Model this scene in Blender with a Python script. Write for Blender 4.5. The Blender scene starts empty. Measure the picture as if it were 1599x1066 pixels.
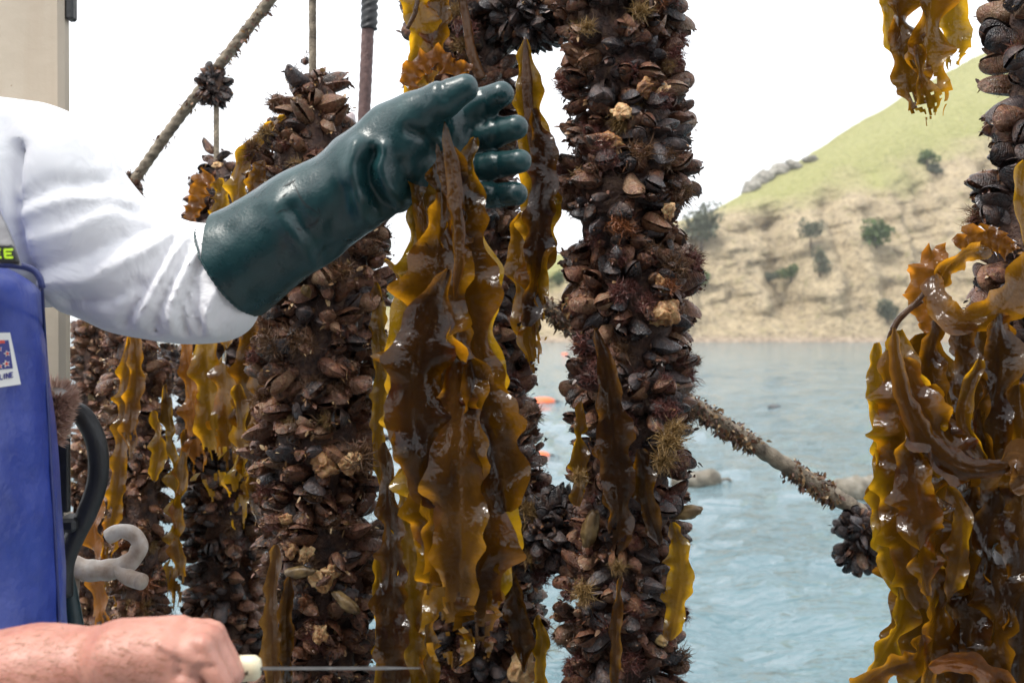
import bpy, math, random
import numpy as np
from mathutils import Vector, Matrix
from mathutils.bvhtree import BVHTree

# ------------------------------------------------------------------ camera
SC = bpy.context.scene
F, CX, CY = 1700.0, 799.5, 533.0          # focal length and centre in photo pixels (1599 x 1066)
CAMZ = 2.6
PITCH = math.atan((CY - 518.0) / F)       # horizon sits a little above the picture centre
cam_d = bpy.data.cameras.new('camera'); cam = bpy.data.objects.new('camera', cam_d)
SC.collection.objects.link(cam); SC.camera = cam
cam_d.sensor_width = 36.0; cam_d.lens = F / 1599.0 * 36.0
cam_d.clip_start = 0.05; cam_d.clip_end = 20000
cam_d.dof.use_dof = True; cam_d.dof.focus_distance = 1.62; cam_d.dof.aperture_fstop = 7.1
cam.location = (0, 0, CAMZ); cam.rotation_euler = (math.pi/2 - PITCH, 0, 0)

# ------------------------------------------------------------------ sky and sun (bright overcast)
SUN_EL, SUN_AZ = math.radians(60), math.radians(-125)     # azimuth from +Y towards +X
world = bpy.data.worlds.new('World'); SC.world = world; world.use_nodes = True
wn = world.node_tree.nodes; wl = world.node_tree.links
for n in list(wn): wn.remove(n)
wo = wn.new('ShaderNodeOutputWorld'); bg = wn.new('ShaderNodeBackground')
sky = wn.new('ShaderNodeTexSky'); sky.sky_type = 'NISHITA'; sky.sun_disc = False
sky.sun_elevation = SUN_EL; sky.sun_rotation = SUN_AZ
sky.air_density = 1.0; sky.dust_density = 4.0; sky.ozone_density = 1.0
hs = wn.new('ShaderNodeHueSaturation'); hs.inputs['Saturation'].default_value = 0.35
cl = wn.new('ShaderNodeMix'); cl.data_type = 'RGBA'; cl.inputs[0].default_value = 0.6
cl.inputs[7].default_value = (9.6, 9.8, 10.1, 1)          # even cloud cover
wl.new(sky.outputs[0], hs.inputs['Color']); wl.new(hs.outputs[0], cl.inputs[6])
wl.new(cl.outputs[2], bg.inputs[0]); bg.inputs[1].default_value = 0.12
wl.new(bg.outputs[0], wo.inputs[0])
sun_d = bpy.data.lights.new('sun', 'SUN'); sun_d.energy = 1.65; sun_d.angle = math.radians(14)
sun_d.color = (1.0, 0.955, 0.88)
sun = bpy.data.objects.new('sun', sun_d); SC.collection.objects.link(sun)
sd = Vector((math.sin(SUN_AZ)*math.cos(SUN_EL), math.cos(SUN_AZ)*math.cos(SUN_EL), math.sin(SUN_EL)))
sun.rotation_euler = sd.to_track_quat('Z', 'Y').to_euler()
SC.view_settings.view_transform = 'Standard'; SC.view_settings.look = 'None'
SC.view_settings.gamma = 1.0; SC.view_settings.exposure = 1.0; SC.view_settings.use_curve_mapping = False
SC.render.engine = 'CYCLES'

# ------------------------------------------------------------------ helpers
RNG = np.random.default_rng(7); R = random.Random(11)
FWD = np.array([0, math.cos(PITCH), -math.sin(PITCH)]); UPV = np.array([0, math.sin(PITCH), math.cos(PITCH)])
CAMP = np.array([0, 0, CAMZ])
def ray(px, py): return FWD + np.array([1.0, 0, 0]) * ((px - CX) / F) + UPV * ((CY - py) / F)
def at(px, py, Y):
    d = ray(px, py); return CAMP + d * (Y / d[1])
def pix(P):
    P = np.asarray(P, float) - CAMP; z = P @ FWD
    return CX + F * P[..., 0] / z, CY - F * (P @ UPV) / z
def m_(px, Y): return px * Y / F

def tag(o, label=None, cat=None, group=None, kind=None):
    if label: o['label'] = label
    if cat: o['category'] = cat
    if group: o['group'] = group
    if kind: o['kind'] = kind
    return o
def link(o, parent=None):
    SC.collection.objects.link(o)
    if parent is not None:
        o.parent = parent
        if parent.type == 'EMPTY' or parent.location.length > 0:
            o.matrix_parent_inverse = Matrix.Translation(-wloc(parent))
    return o
def wloc(o):
    v = Vector(o.location)
    return v
def empty(name, loc):
    o = bpy.data.objects.new(name, None); o.location = loc; o.empty_display_size = 0.05
    SC.collection.objects.link(o); return o
def mesh(name, V, Fc, mat=None, smooth=True, uv=None, attr=None):
    me = bpy.data.meshes.new(name)
    V = np.asarray(V, float); me.from_pydata(V.tolist(), [], Fc.tolist() if hasattr(Fc, 'tolist') else Fc)
    if smooth: me.polygons.foreach_set('use_smooth', [True] * len(me.polygons))
    if uv is not None:
        l = me.uv_layers.new(name='UVMap'); idx = np.empty(len(me.loops), np.int32)
        me.loops.foreach_get('vertex_index', idx); l.data.foreach_set('uv', np.asarray(uv, np.float32)[idx].ravel())
    if attr:
        for k, a in attr.items():
            at_ = me.attributes.new(k, 'FLOAT', 'POINT'); at_.data.foreach_set('value', np.asarray(a, np.float32))
    if mat: me.materials.append(mat)
    me.update(); return me
def obj(name, me, parent=None, mat=None):
    o = bpy.data.objects.new(name, me)
    if mat is not None: me.materials.clear(); me.materials.append(mat)
    return link(o, parent)

def _h(i, j, k, s):
    n = (i * 374761393 + j * 668265263 + k * 2147483647 + s * 974634777).astype(np.int64) & 0xffffffff
    n = ((n ^ (n >> 13)) * 1274126177) & 0xffffffff
    n = ((n ^ (n >> 16)) * 2246822519) & 0xffffffff
    return ((n ^ (n >> 15)) & 0xffff) / 65535.0
def vnoise(P, s=0):
    P = np.asarray(P, float); I = np.floor(P).astype(np.int64); f = P - I; f = f * f * (3 - 2 * f); o = 0
    for a in (0, 1):
        for b in (0, 1):
            for c in (0, 1):
                w = (f[..., 0] if a else 1-f[..., 0]) * (f[..., 1] if b else 1-f[..., 1]) * (f[..., 2] if c else 1-f[..., 2])
                o = o + w * _h(I[..., 0]+a, I[..., 1]+b, I[..., 2]+c, s)
    return o * 2 - 1
def fbm(P, n=4, s=0, g=0.5):
    P = np.asarray(P, float); o = 0; a = 1.0
    for i in range(n): o = o + a * vnoise(P * (2.03 ** i) + 17.3 * i, s + i); a *= g
    return o
def cat_rom(P, n):
    P = np.asarray(P, float); m = len(P)
    if m == 2: t = np.linspace(0, 1, n)[:, None]; return P[0] * (1-t) + P[1] * t
    Q = np.vstack([2*P[:1]-P[1:2], P, 2*P[-1:]-P[-2:-1]])
    seg = np.linalg.norm(np.diff(P[:, :3], axis=0), axis=1); cum = np.r_[0, np.cumsum(seg)]
    d = np.linspace(0, cum[-1] * 0.999999, n); i = np.clip(np.searchsorted(cum, d, 'right') - 1, 0, m-2)
    t = ((d - cum[i]) / np.maximum(seg[i], 1e-9))[:, None]
    p0, p1, p2, p3 = Q[i], Q[i+1], Q[i+2], Q[i+3]
    return 0.5 * ((2*p1) + (-p0+p2)*t + (2*p0-5*p1+4*p2-p3)*t**2 + (-p0+3*p1-3*p2+p3)*t**3)
def nrm(v): return v / np.maximum(np.linalg.norm(v, axis=-1, keepdims=True), 1e-9)
def frames(P, ref=(0, -1, 0)):
    T = nrm(np.gradient(P, axis=0)); r = np.tile(np.asarray(ref, float), (len(P), 1))
    N = nrm(r - T * np.sum(r*T, 1, keepdims=True)); B = np.cross(T, N); return T, N, B
def grid_faces(n, m, wrap=False, off=0):
    i = np.arange(n-1)[:, None]; j = np.arange(m if wrap else m-1)[None, :]; j2 = (j+1) % m
    return (np.stack([i*m+j, i*m+j2, (i+1)*m+j2, (i+1)*m+j], -1).reshape(-1, 4) + off)
def tube(P, rad, k=10, ref=(0, -1, 0), strands=0, twist=0.0, depth=0.14, caps=True):
    """tube along points P; strands > 0 gives a laid rope"""
    P = np.asarray(P, float); n = len(P); T, N, B = frames(P, ref)
    rad = np.broadcast_to(np.asarray(rad, float), (n,)); a = np.linspace(0, 2*math.pi, k, endpoint=False)
    s = np.r_[0, np.cumsum(np.linalg.norm(np.diff(P, axis=0), axis=1))]
    rr = rad[:, None] * np.ones((1, k))
    if strands: rr = rr * (1 - depth + depth * 2 * np.abs(np.cos(0.5 * strands * (a[None] - twist * s[:, None]))) ** 0.7)
    V = P[:, None] + rr[..., None] * (np.cos(a)[None, :, None]*N[:, None] + np.sin(a)[None, :, None]*B[:, None])
    V = V.reshape(-1, 3); Fc = grid_faces(n, k, True).tolist()
    if caps: Fc += [list(range(k))[::-1], [(n-1)*k + q for q in range(k)]]
    return V, Fc
def surface_nets(D, org, h):
    S = D < 0; nx, ny, nz = D.shape
    cnt = np.zeros((nx-1, ny-1, nz-1), np.int8)
    for a in (0, 1):
        for b in (0, 1):
            for c in (0, 1): cnt += S[a:nx-1+a, b:ny-1+b, c:nz-1+c]
    act = np.argwhere((cnt > 0) & (cnt < 8)); idx = -np.ones(cnt.shape, np.int64); idx[tuple(act.T)] = np.arange(len(act))
    acc = np.zeros((len(act), 3)); num = np.zeros(len(act)); C = [(a, b, c) for a in (0, 1) for b in (0, 1) for c in (0, 1)]
    for p in range(8):
        for q in range(p+1, 8):
            A, B = np.array(C[p]), np.array(C[q])
            if abs(A-B).sum() != 1: continue
            va = D[tuple((act+A).T)]; vb = D[tuple((act+B).T)]; x = (va < 0) != (vb < 0)
            t = np.where(x, va / np.where(x, va - vb, 1), 0)
            acc += np.where(x[:, None], A + (B-A) * t[:, None], 0); num += x
    V = org + (act + acc / num[:, None]) * h
    Q = []
    for ax in range(3):
        o1, o2 = [(1, 2), (2, 0), (0, 1)][ax]; sl = [slice(None)]*3; s2 = [slice(None)]*3
        sl[ax] = slice(0, -1); s2[ax] = slice(1, None)
        e = np.argwhere(S[tuple(sl)] != S[tuple(s2)])
        e = e[(e[:, o1] > 0) & (e[:, o2] > 0) & (e[:, o1] < D.shape[o1]-1) & (e[:, o2] < D.shape[o2]-1)]
        d1 = np.zeros(3, int); d1[o1] = 1; d2 = np.zeros(3, int); d2[o2] = 1
        q = np.stack([idx[tuple((e-d1-d2).T)], idx[tuple((e-d2).T)], idx[tuple(e.T)], idx[tuple((e-d1).T)]], 1)
        ins = S[tuple(e.T)]; q = np.where(ins[:, None], q, q[:, ::-1]); Q.append(q)
    return V, np.vstack(Q)
class SDF:
    def __init__(s, lo, hi, h):
        s.lo = np.asarray(lo, float); s.h = h; n = np.ceil((np.asarray(hi) - s.lo) / h).astype(int) + 1
        g = [s.lo[i] + np.arange(n[i]) * h for i in range(3)]
        s.P = np.stack(np.meshgrid(*g, indexing='ij'), -1).astype(np.float32); s.D = np.full(s.P.shape[:3], 9.0, np.float32)
    def cap(s, a, b, ra, rb, sq=None):
        a = np.asarray(a, np.float32); b = np.asarray(b, np.float32); ab = b - a; P = s.P
        t = np.clip(((P - a) @ ab) / max(float(ab @ ab), 1e-9), 0, 1); q = P - (a + t[..., None] * ab)
        if sq is not None: q = q * np.asarray(sq, np.float32)
        return np.sqrt((q*q).sum(-1)) - (ra + (rb-ra)*t)
    def ell(s, c, r):
        q = (s.P - np.asarray(c, np.float32)) / np.asarray(r, np.float32); k = np.sqrt((q*q).sum(-1)); return (k - 1) * min(r)
    def add(s, d, k=0.01):
        h = np.clip(0.5 + 0.5*(s.D - d)/k, 0, 1); s.D = s.D*(1-h) + d*h - k*h*(1-h); return s
    def chain(s, pts, k=0.01, sq=None):          # pts: (point, radius)
        for (a, ra), (b, rb) in zip(pts[:-1], pts[1:]): s.add(s.cap(a, b, ra, rb, sq), k)
        return s
    def poly_px(s, pts):
        """picture-plane distance (metres) from every cell to a polyline laid over the thing's front"""
        best = np.full(s.D.shape, 9.0, np.float32)
        for a, b in zip(pts[:-1], pts[1:]):
            a = np.asarray(a, np.float32); b = np.asarray(b, np.float32); ab = (b-a)[[0, 2]]
            q = s.P[..., [0, 2]] - a[[0, 2]]; t = np.clip((q @ ab) / float(ab @ ab), 0, 1)
            best = np.minimum(best, np.linalg.norm(q - t[..., None]*ab, axis=-1))
        return best
    def mesh(s, nz=None):
        V, Q = surface_nets(s.D, s.lo, s.h)
        if nz:                                   # (amplitude, scale, seed): small undulations pushed along the normals
            n = np.cross(V[Q[:, 2]] - V[Q[:, 0]], V[Q[:, 3]] - V[Q[:, 1]]); N = np.zeros_like(V)
            for k in range(4): np.add.at(N, Q[:, k], n)
            V = V + nrm(N) * (nz[0] * fbm(V * nz[1], 2, nz[2]))[:, None]
        return V, Q

# ------------------------------------------------------------------ materials
def mat(name):
    m = bpy.data.materials.new(name); m.use_nodes = True; nt = m.node_tree
    for n in list(nt.nodes): nt.nodes.remove(n)
    return m, nt, lambda t, **k: _node(nt, t, k)
def _node(nt, t, k):
    n = nt.nodes.new('ShaderNode' + t)
    for a, v in k.items():
        if a.startswith('i_'): n.inputs[a[2:].replace('_', ' ')].default_value = v
        else: setattr(n, a, v)
    return n
def ramp(nt, src, stops, interp='LINEAR'):
    r = nt.nodes.new('ShaderNodeValToRGB'); e = r.color_ramp; e.interpolation = interp
    while len(e.elements) < len(stops): e.elements.new(0.5)
    for el, (p, c) in zip(e.elements, stops): el.position = p; el.color = (*c, 1) if len(c) == 3 else c
    nt.links.new(src, r.inputs[0]); return r.outputs[0]
def mixc(nt, f, a, b, mode='MIX'):
    n = nt.nodes.new('ShaderNodeMix'); n.data_type = 'RGBA'; n.blend_type = mode
    for s, v in ((0, f), (6, a), (7, b)):
        if hasattr(v, 'node'): nt.links.new(v, n.inputs[s])
        else: n.inputs[s].default_value = v if s == 0 else (*v, 1)
    return n.outputs[2]
def noise(nt, scale, detail=4, vec=None, rough=0.55, dist=0.0):
    n = _node(nt, 'TexNoise', dict(i_Scale=scale, i_Detail=detail, i_Roughness=rough, i_Distortion=dist))
    if vec is not None: nt.links.new(vec, n.inputs['Vector'])
    return n.outputs['Fac']
def mathn(nt, op, a, b=0.0, c=None):
    n = nt.nodes.new('ShaderNodeMath'); n.operation = op
    for i, v in enumerate((a, b) if c is None else (a, b, c)):
        if hasattr(v, 'node'): nt.links.new(v, n.inputs[i])
        else: n.inputs[i].default_value = v
    return n.outputs[0]
def bump(nt, h, strength, dist=0.01, nin=None):
    b = _node(nt, 'Bump', dict(i_Strength=strength, i_Distance=dist)); nt.links.new(h, b.inputs['Height'])
    if nin is not None: nt.links.new(nin, b.inputs['Normal'])
    return b.outputs[0]
def mapping(nt, vec, sc):
    n = _node(nt, 'Mapping', {}); n.inputs['Scale'].default_value = sc; nt.links.new(vec, n.inputs['Vector']); return n.outputs[0]
def out(nt, sh): nt.links.new(sh, _node(nt, 'OutputMaterial', {}).inputs['Surface'])
def pbr(nt, col, rough=0.5, nor=None, **k):
    p = _node(nt, 'BsdfPrincipled', k)
    for s, v in (('Base Color', col), ('Roughness', rough)):
        if hasattr(v, 'node'): nt.links.new(v, p.inputs[s])
        else: p.inputs[s].default_value = (*v, 1) if s == 'Base Color' else v
    if nor is not None: nt.links.new(nor, p.inputs['Normal'])
    return p.outputs[0]
def simple(name, stops, scale=20, rough=0.5, bs=0.3, bscale=60, bd=0.004, det=5, obj_rnd=False, **k):
    m, nt, N = mat(name); tc = N('TexCoord'); v = tc.outputs['Object']
    f = noise(nt, scale, det, v)
    if obj_rnd:
        oi = N('ObjectInfo'); f = mathn(nt, 'ADD', f, mathn(nt, 'MULTIPLY', mathn(nt, 'SUBTRACT', oi.outputs['Random'], 0.5), obj_rnd))
    c = ramp(nt, f, stops); b = bump(nt, noise(nt, bscale, 6, v), bs, bd)
    out(nt, pbr(nt, c, rough, b, **k)); return m

def make_shell_mat(name='mussel_shell', dark=False):
    m, nt, N = mat(name); tc = N('TexCoord'); oi = N('ObjectInfo'); at_ = N('Attribute', attribute_name='rnd')
    r = mathn(nt, 'FRACT', mathn(nt, 'ADD', oi.outputs['Random'], at_.outputs['Fac']))
    geo = N('NewGeometry'); vec = N('TexCoord').outputs['UV']
    wpos = geo.outputs['Position']
    base = ramp(nt, r, [(0, (.010, .006, .004)), (.25, (.030, .016, .010)), (.45, (.090, .036, .018)), (.6, (.048, .020, .013)), (.78, (.15, .072, .034)), (.92, (.20, .125, .072)), (1, (.020, .012, .009))])
    n1 = noise(nt, 55, 5, wpos, .65); n2 = noise(nt, 190, 3, wpos, .6)
    crust = ramp(nt, n1, [(.42, (0, 0, 0)), (.58, (1, 1, 1))])
    crustc = ramp(nt, n2, [(.3, (.055, .020, .013)), (.44, (.16, .056, .030)), (.56, (.21, .092, .046)), (.66, (.28, .165, .08)), (.78, (.48, .36, .21))])
    if dark: base = ramp(nt, r, [(0, (.006, .006, .007)), (.4, (.016, .015, .017)), (.7, (.035, .033, .037)), (.9, (.07, .065, .068)), (1, (.012, .011, .013))])
    c = mixc(nt, mathn(nt, 'MULTIPLY', crust, .22 if dark else .75), base, crustc)
    wv = N('TexWave', wave_type='BANDS', bands_direction='X', i_Scale=7.0, i_Distortion=1.5, i_Detail=2.0); nt.links.new(vec, wv.inputs['Vector'])
    b = bump(nt, wv.outputs['Fac'], .25, .003); b = bump(nt, n2, .5, .004, b); b = bump(nt, crust, .5, .004, b)
    ro = ramp(nt, n1, [(.34, (.16, .16, .16)), (.62, (.48, .48, .48))])
    out(nt, pbr(nt, c, ro, b)); return m
M = {}
M['shell'] = make_shell_mat(); M['shell_black'] = make_shell_mat('black_mussel_shell', True)
def make_flake_mat():
    m, nt, N = mat('weed_debris'); at_ = N('Attribute', attribute_name='rnd'); 
    c = ramp(nt, at_.outputs['Fac'], [(0, (.02, .010, .006)), (.3, (.075, .027, .016)), (.5, (.13, .052, .026)), (.7, (.18, .095, .040)), (.88, (.28, .165, .065)), (1, (.48, .35, .20))])
    out(nt, pbr(nt, c, .42)); return m
M['flake'] = make_flake_mat()
M['core'] = simple('growth_core', [(.3, (.018, .010, .008)), (.5, (.06, .027, .018)), (.65, (.11, .06, .035)), (.8, (.2, .13, .07))], 70, .6, .9, 120, .01)
M['pearl'] = simple('shell_inside', [(.35, (.30, .26, .24)), (.6, (.55, .5, .46))], 30, .25)
def tuft_mat(name, a, b):
    m, nt, N = mat(name); oi = N('ObjectInfo'); u = N('Attribute', attribute_name='rnd')
    f = mathn(nt, 'ADD', mathn(nt, 'MULTIPLY', u.outputs['Fac'], .7), mathn(nt, 'MULTIPLY', oi.outputs['Random'], .3))
    c = ramp(nt, f, [(0, a), (1, b)]); d = pbr(nt, c, .5)
    t = N('BsdfTranslucent'); nt.links.new(c, t.inputs[0]); mx = N('MixShader'); mx.inputs[0].default_value = .25
    nt.links.new(d, mx.inputs[1]); nt.links.new(t.outputs[0], mx.inputs[2]); out(nt, mx.outputs[0]); return m
M['tuft_red'] = tuft_mat('red_weed', (.03, .009, .008), (.22, .07, .052))
M['tuft_tan'] = tuft_mat('tan_hydroid', (.12, .065, .02), (.36, .23, .085))
M['tuft_brown'] = tuft_mat('brown_weed', (.03, .015, .007), (.17, .08, .03))
M['tuft_orange'] = tuft_mat('orange_weed', (.10, .03, .009), (.27, .09, .026))
M['sponge'] = simple('orange_sponge', [(.3, (.12, .045, .014)), (.5, (.30, .15, .05)), (.7, (.54, .36, .18))], 75, .5, .5, 160, .006, obj_rnd=.3, i_Subsurface_Weight=.25, i_Subsurface_Scale=.01)
M['squirt'] = simple('sea_squirt_skin', [(.3, (.10, .06, .022)), (.55, (.24, .16, .065)), (.75, (.36, .27, .13))], 50, .35, .4, 140, .005, obj_rnd=.3)
def kelp_mat(name, dark, mid, amb, trans=.55, rough=.09):
    m, nt, N = mat(name); tc = N('TexCoord'); uv = tc.outputs['UV']; oi = N('ObjectInfo'); geo = N('NewGeometry')
    n1 = noise(nt, 22, 4, geo.outputs['Position'])
    f = mathn(nt, 'ADD', n1, mathn(nt, 'MULTIPLY', mathn(nt, 'SUBTRACT', oi.outputs['Random'], .5), .35))
    sx = N('SeparateXYZ'); nt.links.new(uv, sx.inputs[0]); ed = N('MapRange', interpolation_type='SMOOTHSTEP'); ed.inputs[1].default_value = .42; ed.inputs[2].default_value = .98
    nt.links.new(mathn(nt, 'ADD', mathn(nt, 'ABSOLUTE', sx.outputs[0]), mathn(nt, 'MULTIPLY', mathn(nt, 'SUBTRACT', n1, .5), .9)), ed.inputs[0]); ed = ed.outputs[0]   # blade thins towards its edge
    spot = ramp(nt, noise(nt, 95, 3, geo.outputs['Position'], .6), [(.68, (0, 0, 0)), (.74, (1, 1, 1))])
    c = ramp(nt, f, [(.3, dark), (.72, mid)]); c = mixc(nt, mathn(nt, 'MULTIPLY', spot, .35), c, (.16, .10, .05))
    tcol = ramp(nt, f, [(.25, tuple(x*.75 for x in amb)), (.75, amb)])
    wr = noise(nt, 1, 3, mapping(nt, uv, (2.0, 70, 1)), .6, .6)
    b = bump(nt, noise(nt, 26, 3, geo.outputs['Position']), .5, .012); b = bump(nt, mathn(nt, 'MULTIPLY', wr, noise(nt, 14, 2, geo.outputs['Position'])), .5, .005, b); b = bump(nt, noise(nt, 130, 2, geo.outputs['Position']), .25, .002, b)
    d = N('BsdfDiffuse'); nt.links.new(c, d.inputs[0]); nt.links.new(b, d.inputs['Normal'])
    t = N('BsdfTranslucent'); nt.links.new(tcol, t.inputs[0]); nt.links.new(b, t.inputs['Normal'])
    mx = N('MixShader'); nt.links.new(mathn(nt, 'MULTIPLY_ADD', ed, trans*.95, trans*.38), mx.inputs[0]); nt.links.new(d.outputs[0], mx.inputs[1]); nt.links.new(t.outputs[0], mx.inputs[2])
    g = N('BsdfGlossy', i_Roughness=rough); nt.links.new(b, g.inputs['Normal'])
    fr = N('Fresnel', i_IOR=1.38); nt.links.new(b, fr.inputs['Normal'])
    m2 = N('MixShader'); nt.links.new(fr.outputs[0], m2.inputs[0]); nt.links.new(mx.outputs[0], m2.inputs[1]); nt.links.new(g.outputs[0], m2.inputs[2])
    out(nt, m2.outputs[0]); return m
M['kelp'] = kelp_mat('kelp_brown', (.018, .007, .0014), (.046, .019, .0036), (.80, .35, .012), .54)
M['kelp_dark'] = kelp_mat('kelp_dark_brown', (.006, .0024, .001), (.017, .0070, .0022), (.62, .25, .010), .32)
M['kelp_amber'] = kelp_mat('kelp_amber', (.034, .0145, .002), (.085, .038, .005), (.92, .47, .016), .64)
M['kelp_orange'] = kelp_mat('kelp_orange', (.07, .022, .004), (.16, .058, .010), (.85, .32, .025), .5)
M['stipe'] = kelp_mat('kelp_stipe', (.040, .017, .005), (.10, .047, .016), (.6, .28, .04), .35, .2)

# ================================================================== THE SETTING
def make_water():
    ys = np.r_[np.linspace(-25, 4, 12), 4 + np.geomspace(.12, 2300, 310)]
    us = np.linspace(-1, 1, 241); us = np.sign(us) * np.abs(us) ** 1.5
    X = us[None, :] * (14 + 1.35 * np.maximum(ys, 0))[:, None]; Y = np.repeat(ys[:, None], len(us), 1)
    fade = np.clip(1.3 - np.abs(Y) / 130, 0, 1)
    P = np.stack([X, Y, 0*X], -1)
    Z = fade * (.075 * fbm(P * (.55, .8, 1), 2, 5) + .05 * fbm(P * (1.5, 2.4, 1), 2, 9) + .028 * vnoise(P * (4.2, 6.5, 1), 3) * (Y < 60))
    V = np.stack([X, Y, Z], -1).reshape(-1, 3)
    m, nt, N = mat('sea_water'); v = N('NewGeometry').outputs['Position']
    n1 = noise(nt, 1, 3, mapping(nt, v, (1.3, 2.6, 1)), .6, .6); n2 = noise(nt, 1, 3, mapping(nt, v, (5.5, 10, 1)), .6, .5)
    n3 = noise(nt, 1, 2, mapping(nt, v, (.05, .16, 1)))
    b = bump(nt, n1, .85, .16); b = bump(nt, n2, .85, .055, b)
    c = ramp(nt, n3, [(.35, (.062, .12, .14)), (.65, (.10, .165, .185))])
    out(nt, pbr(nt, c, .06, b, i_IOR=1.333)); return obj('water', mesh('water', V, grid_faces(*X.shape), m))
water = tag(make_water(), kind='structure')

HX = [-160, -90, -60, -36, 0, 12, 54, 88, 172, 183, 300]
HR = [1.5, 4, 7, 10, 18, 25, 37, 56, 104, 109, 150]
HB = [1.0, 2.5, 4, 6, 13, 19, 34, 44, 66, 68, 86]
def make_hill():
    x = np.linspace(-150, 300, 340); t = np.r_[np.linspace(0, .08, 10), np.linspace(.085, .62, 120), np.linspace(.63, 1.0, 60), np.linspace(1.03, 1.6, 14)]
    hr = np.interp(x, HX, HR); hb = np.interp(x, HX, HB); hr = hr + fbm(np.c_[x*.05, 0*x, 0*x], 4, 3) * (1 + .012*hr)
    ys = 268 + np.where(x < 5, (5 - x) * .75, 0) + 3 * fbm(np.c_[x*.03, 0*x, 0*x], 3, 8)
    tt = t[None, :]; hrr, hbb = hr[:, None], hb[:, None]; bench = 1.1
    run_c = hbb * .85; run_g = (hrr - hbb) * 1.5 + 6
    a = np.clip(tt / .08, 0, 1); b = np.clip((tt - .08) / .54, 0, 1); c = np.clip((tt - .62) / .38, 0, 1); d = np.clip(tt - 1, 0, 1)
    prof = b ** .85 + .035*np.sin(b*9 + x[:, None]*.05)*b*(1-b)*4
    Z = -1.2 + a * (bench+1.2) + prof * (hbb - bench) + (c + .25*np.sin(c*math.pi)*(1-c)) * (hrr - hbb) - d * 20
    Y = ys[:, None] + a * 7 + b * run_c + c * run_g + d * 130
    X = np.repeat(x[:, None], len(t), 1) + 0 * Y
    Q = np.stack([X, Y*.35, Z*1.25], -1)
    cliff = np.clip(b*6, 0, 1) * np.clip((1-b)*5, 0, 1) * (c <= 0)
    strata = np.abs(fbm(np.stack([X*.025, 0*X, Z*.22 - X*.05], -1), 3, 21)) * 1.3
    rug = (1-np.abs(fbm(Q * .06, 4, 31))) * 3.0 + (1-np.abs(fbm(Q * (.16, .16, .09), 3, 41))) * 1.5
    gully = np.abs(fbm(np.stack([X*.08, 0*X, Z*.012], -1), 3, 55)) * 4.5
    off = cliff * (strata + rug*1.5 + gully*2.3 - 8) * 1.3 * np.clip(hbb/30, .15, 1)
    Y = Y + off; Z = Z + cliff * .25 * rug + (c > 0) * (c < 1) * .5 * fbm(np.stack([X, Y, 0*X], -1) * .06, 3, 77)
    gb = c*(hrr-hbb)/10 + (b-1)*hbb/16 + .55*fbm(np.stack([X, Y, Z], -1)*.045, 4, 61)
    grass = np.clip(gb*1.6 + .45, 0, 1)
    m, nt, N = mat('hillside'); v = N('NewGeometry').outputs['Position']; g = N('Attribute', attribute_name='grass').outputs['Fac']; be = N('Attribute', attribute_name='bench').outputs['Fac']
    n1 = noise(nt, .16, 6, v, .65); n2 = noise(nt, .7, 5, v, .65); st = noise(nt, 1, 5, mapping(nt, v, (.22, .16, .34)), .68, 2.0)
    rock = mixc(nt, .5, ramp(nt, n1, [(.3, (.13, .11, .085)), (.46, (.34, .26, .155)), (.6, (.44, .335, .19)), (.72, (.29, .255, .20))]),
                ramp(nt, st, [(.36, (.17, .14, .10)), (.5, (.38, .31, .205)), (.66, (.48, .39, .26))]))
    rock = mixc(nt, .5, rock, ramp(nt, n2, [(.36, (.07, .062, .045)), (.48, (.34, .27, .165)), (.68, (.52, .42, .27))]))
    scrub = ramp(nt, noise(nt, .35, 5, v, .7), [(.56, (0, 0, 0)), (.68, (.7, .7, .7))])
    rock = mixc(nt, scrub, rock, (.16, .15, .055))
    gr = ramp(nt, n2, [(.3, (.19, .19, .065)), (.5, (.28, .27, .10)), (.7, (.35, .315, .15))])
    gr = mixc(nt, mathn(nt, 'MULTIPLY', n1, .5), gr, (.24, .25, .075))
    col = mixc(nt, g, rock, gr); col = mixc(nt, be, col, ramp(nt, n2, [(.35, (.14, .105, .075)), (.6, (.38, .30, .22))]))
    vo = N('TexVoronoi', feature='DISTANCE_TO_EDGE', i_Scale=.22); nt.links.new(mapping(nt, v, (1, 1, 1.6)), vo.inputs['Vector']); crk = ramp(nt, vo.outputs[0], [(0, (0, 0, 0)), (.10, (1, 1, 1))]); bn = bump(nt, n2, .9, 1.0); bn = bump(nt, st, .6, 1.2, bn); bn = bump(nt, crk, .35, 1.0, bn)
    out(nt, pbr(nt, col, .9, bn))
    V = np.stack([X, Y, Z], -1).reshape(-1, 3)
    be_ = np.clip(1.25 - (Z-.2)/1.6, 0, 1) * (b < .2)
    return obj('hillside', mesh('hillside', V, grid_faces(*X.shape)[:, ::-1], m, attr={'grass': grass.ravel(), 'bench': be_.ravel()}))
hill = tag(make_hill(), kind='structure')
def make_far():
    x = np.linspace(-2100, 1900, 260); v = np.linspace(0, 1, 14)
    h = 17 + 12*fbm(np.c_[x*.0022, 0*x, 0*x], 4, 91); h = np.maximum(h, 3)
    X = np.repeat(x[:, None], 14, 1); Y = 1700 + 500*v[None, :] + 0*X + 150*fbm(np.stack([X*.002, 0*X+v*2, 0*X], -1), 3, 4)
    Z = -3 + h[:, None]*np.sin(v*math.pi*.5)[None, :]**.8 + 6*fbm(np.stack([X*.006, Y*.006, 0*X], -1), 3, 14)*v
    m = simple('far_land', [(.3, (.05, .07, .035)), (.6, (.13, .14, .07))], .004, .95, .2, .02)
    return obj('far_hills', mesh('far_hills', np.stack([X, Y, Z], -1).reshape(-1, 3), grid_faces(*X.shape)[:, ::-1], m))
tag(make_far(), kind='structure')
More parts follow.
